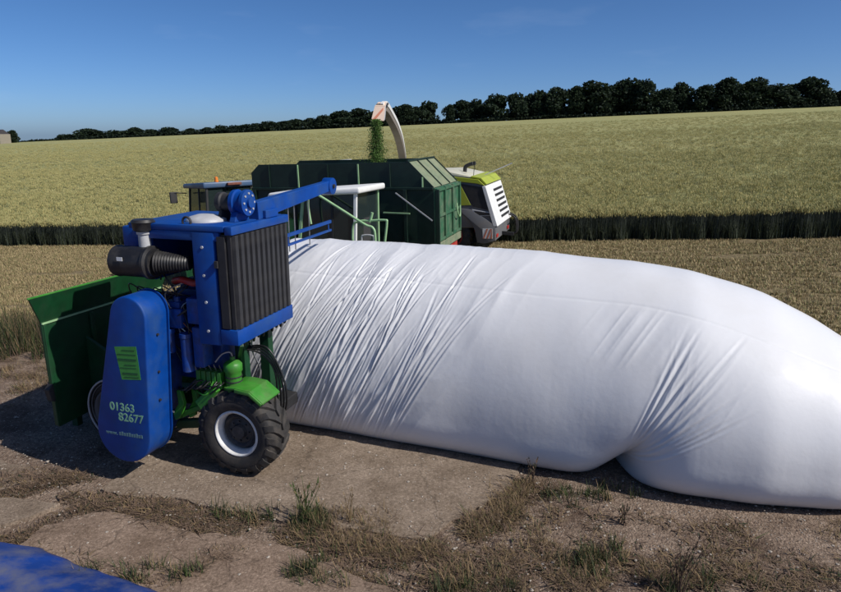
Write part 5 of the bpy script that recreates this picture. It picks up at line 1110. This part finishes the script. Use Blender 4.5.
def skyline(x, y_top, wpx, Y, vi, label, group, name='broadleaf_tree'):
    """a tree on the crest: x and y_top in photograph pixels give its bearing and height"""
    X = (x-420.5)/660*Y*1.0; z0 = float(terrain(X, Y))-0.3
    # height so that the top is seen at y_top (horizon row 135)
    p = R(13.709); v = (y_top-296)/660; ang = math.atan(v)+p; ztop = CAM_H-math.tan(ang)*math.hypot(Y, 0)
    X = (x-420.5)/660*(Y*math.cos(p)+(CAM_H-ztop)*math.sin(p))
    Ht = max(2.0, ztop-z0); sx = wpx/660*Y/ASP[vi]
    T = empty(name, (X, Y, z0), (0, 0, random.random()*6.28)); T.scale = (sx, sx, Ht); tag(T, label, 'tree', group)
    tm, cm = TV[vi]; link('trunk', tm, T); link('crown', cm, T); return T
right = [(449, 105, 11), (463, 101, 18), (476, 100, 16), (497, 95, 22), (516, 94, 18), (530, 95, 14), (541, 91, 22), (559, 88, 24), (575, 87, 20), (595, 82, 28), (612, 86, 20), (629, 80, 28), (648, 81, 28), (666, 89, 20),
         (683, 83, 22), (705, 86, 24), (727, 79, 26), (742, 85, 18), (755, 79, 26), (776, 85, 32), (790, 90, 18), (812, 78, 27), (828, 88, 16), (840, 91, 12)]
ordw = ['first', 'second', 'third', 'fourth', 'fifth', 'sixth', 'seventh', 'eighth', 'ninth', 'tenth', 'eleventh', 'twelfth', 'thirteenth', 'fourteenth', 'fifteenth', 'sixteenth', 'seventeenth', 'eighteenth', 'nineteenth', 'twentieth', 'twenty-first', 'twenty-second', 'twenty-third', 'twenty-fourth', 'twenty-fifth', 'twenty-sixth', 'twenty-seventh', 'twenty-eighth']
for i, (x, y, w) in enumerate(right):
    k = len(right)-1-i
    lab = {21: 'tall round-topped dark tree standing apart near the right edge of the skyline', 0: 'small dark tree at the left end of the tall wood, beyond a sky gap'}.get(i, 'dark tree in the tall skyline wood, %s from the right edge' % ordw[k])
    skyline(x, y, w*1.5, 342+random.uniform(0, 14), [1, 3, 0, 4, 5, 2][(i*5+i//4) % 6], lab, 'tall trees of the wood on the right skyline')
left_t = [(429, 102, 16), (415, 107, 14), (403, 105, 20), (387, 109, 16), (373, 112, 14), (360, 109, 18), (342, 111, 20), (326, 117, 18), (311, 120, 18), (296, 121, 16), (283, 123, 14), (270, 123, 14), (258, 125, 10), (246, 126, 12), (235, 127, 10), (222, 127, 10),
          (208, 129, 10), (190, 130, 9), (170, 129, 12), (152, 131, 10), (135, 129, 9), (126, 132, 8), (115, 132, 11), (100, 133, 9), (90, 130.5, 18), (71, 136, 9), (62, 136, 8)]
for i, (x, y, w) in enumerate(left_t):
    lab = {0: 'tallest tree of the left skyline row, just right of the spout', 24: 'broad low dome-shaped tree on the left skyline', 20: 'small round tree poking above the left skyline hedge'}.get(i, 'dark hedgerow tree on the left skyline, %s leftward from the sky gap' % ordw[i])
    skyline(x, y-(1.5 if x < 330 else 0), w*(1.7 if x > 300 else 2.3), 342+random.uniform(0, 14), [4, 0, 2, 5, 1, 3][(i*5+i//5) % 6], lab, 'hedgerow trees along the left skyline')
skyline(11, 130.5, 15, 322, 1, 'dark round tree beside the brick barn at the far left', 'hedgerow trees along the left skyline')
def hedge(x0, x1, h0, h1, label, n, seed):
    r_ = np.random.default_rng(seed); Yh = CREST+4; X = (r_.uniform(x0, x1, n)-420.5)/660*Yh; Y = Yh+r_.normal(0, 0.6, n); f = (X/Yh*660+420.5-x0)/(x1-x0); h = h0+(h1-h0)*f
    Z = terrain(X, Y)-0.4+(h+0.4)*(0.85+0.5*(fbm(X*0.12, X*0, 3)-0.45))*r_.random(n)**0.6
    o = link('hedge', leaf_cloud(np.stack([X, Y, Z], -1), 0.5, seed, [M['hedge'], M['leaf'][2]])); tag(o, label, 'hedge', 'field hedges on the skyline')
hedge(-20, 90, 1.6, 1.9, 'thin low hedge at the far left of the skyline', 1400, 1)
hedge(90, 440, 2.5, 3.6, 'dark hedge under the small left skyline trees', 7200, 2)
hedge(440, 862, 2.8, 2.4, 'dark hedge along the foot of the tall wood', 6500, 3)

# far brick barn at the left edge
def barn():
    Y = 300.0; X = (2.0-420.5)/660*Y*0.985; T = empty('brick_barn', (X, Y, float(terrain(X, Y))+0.6)); tag(T, 'dark brick barn with pale end wall at the far left edge', 'building')
    MB().box(-9, 0.0, 0, 8, -1.5, 4.6).build('brick_wall', M['brick'], T)
    MB().prism([(0, -1.5), (8, -1.5), (8, 4.6), (0, 4.6)], 'x', 0.003, 1.4).build('end_wall', M['stonew'], T)
    MB().prism([(-0.4, 4.61), (8.4, 4.61), (4.0, 6.6)], 'x', -9.3, 1.0).build('roof', M['slate'], T)
    MB().box(-4.5, -2.5, -0.05, -0.002, -1.2, 2.2).build('door', M['dark'], T); MB().box(-1.6, -0.7, -0.05, -0.002, 1.8, 3.2).build('window', M['dark'], T)
barn()

scene.render.engine = 'CYCLES'; scene.render.resolution_x = 1024; scene.render.resolution_y = 721
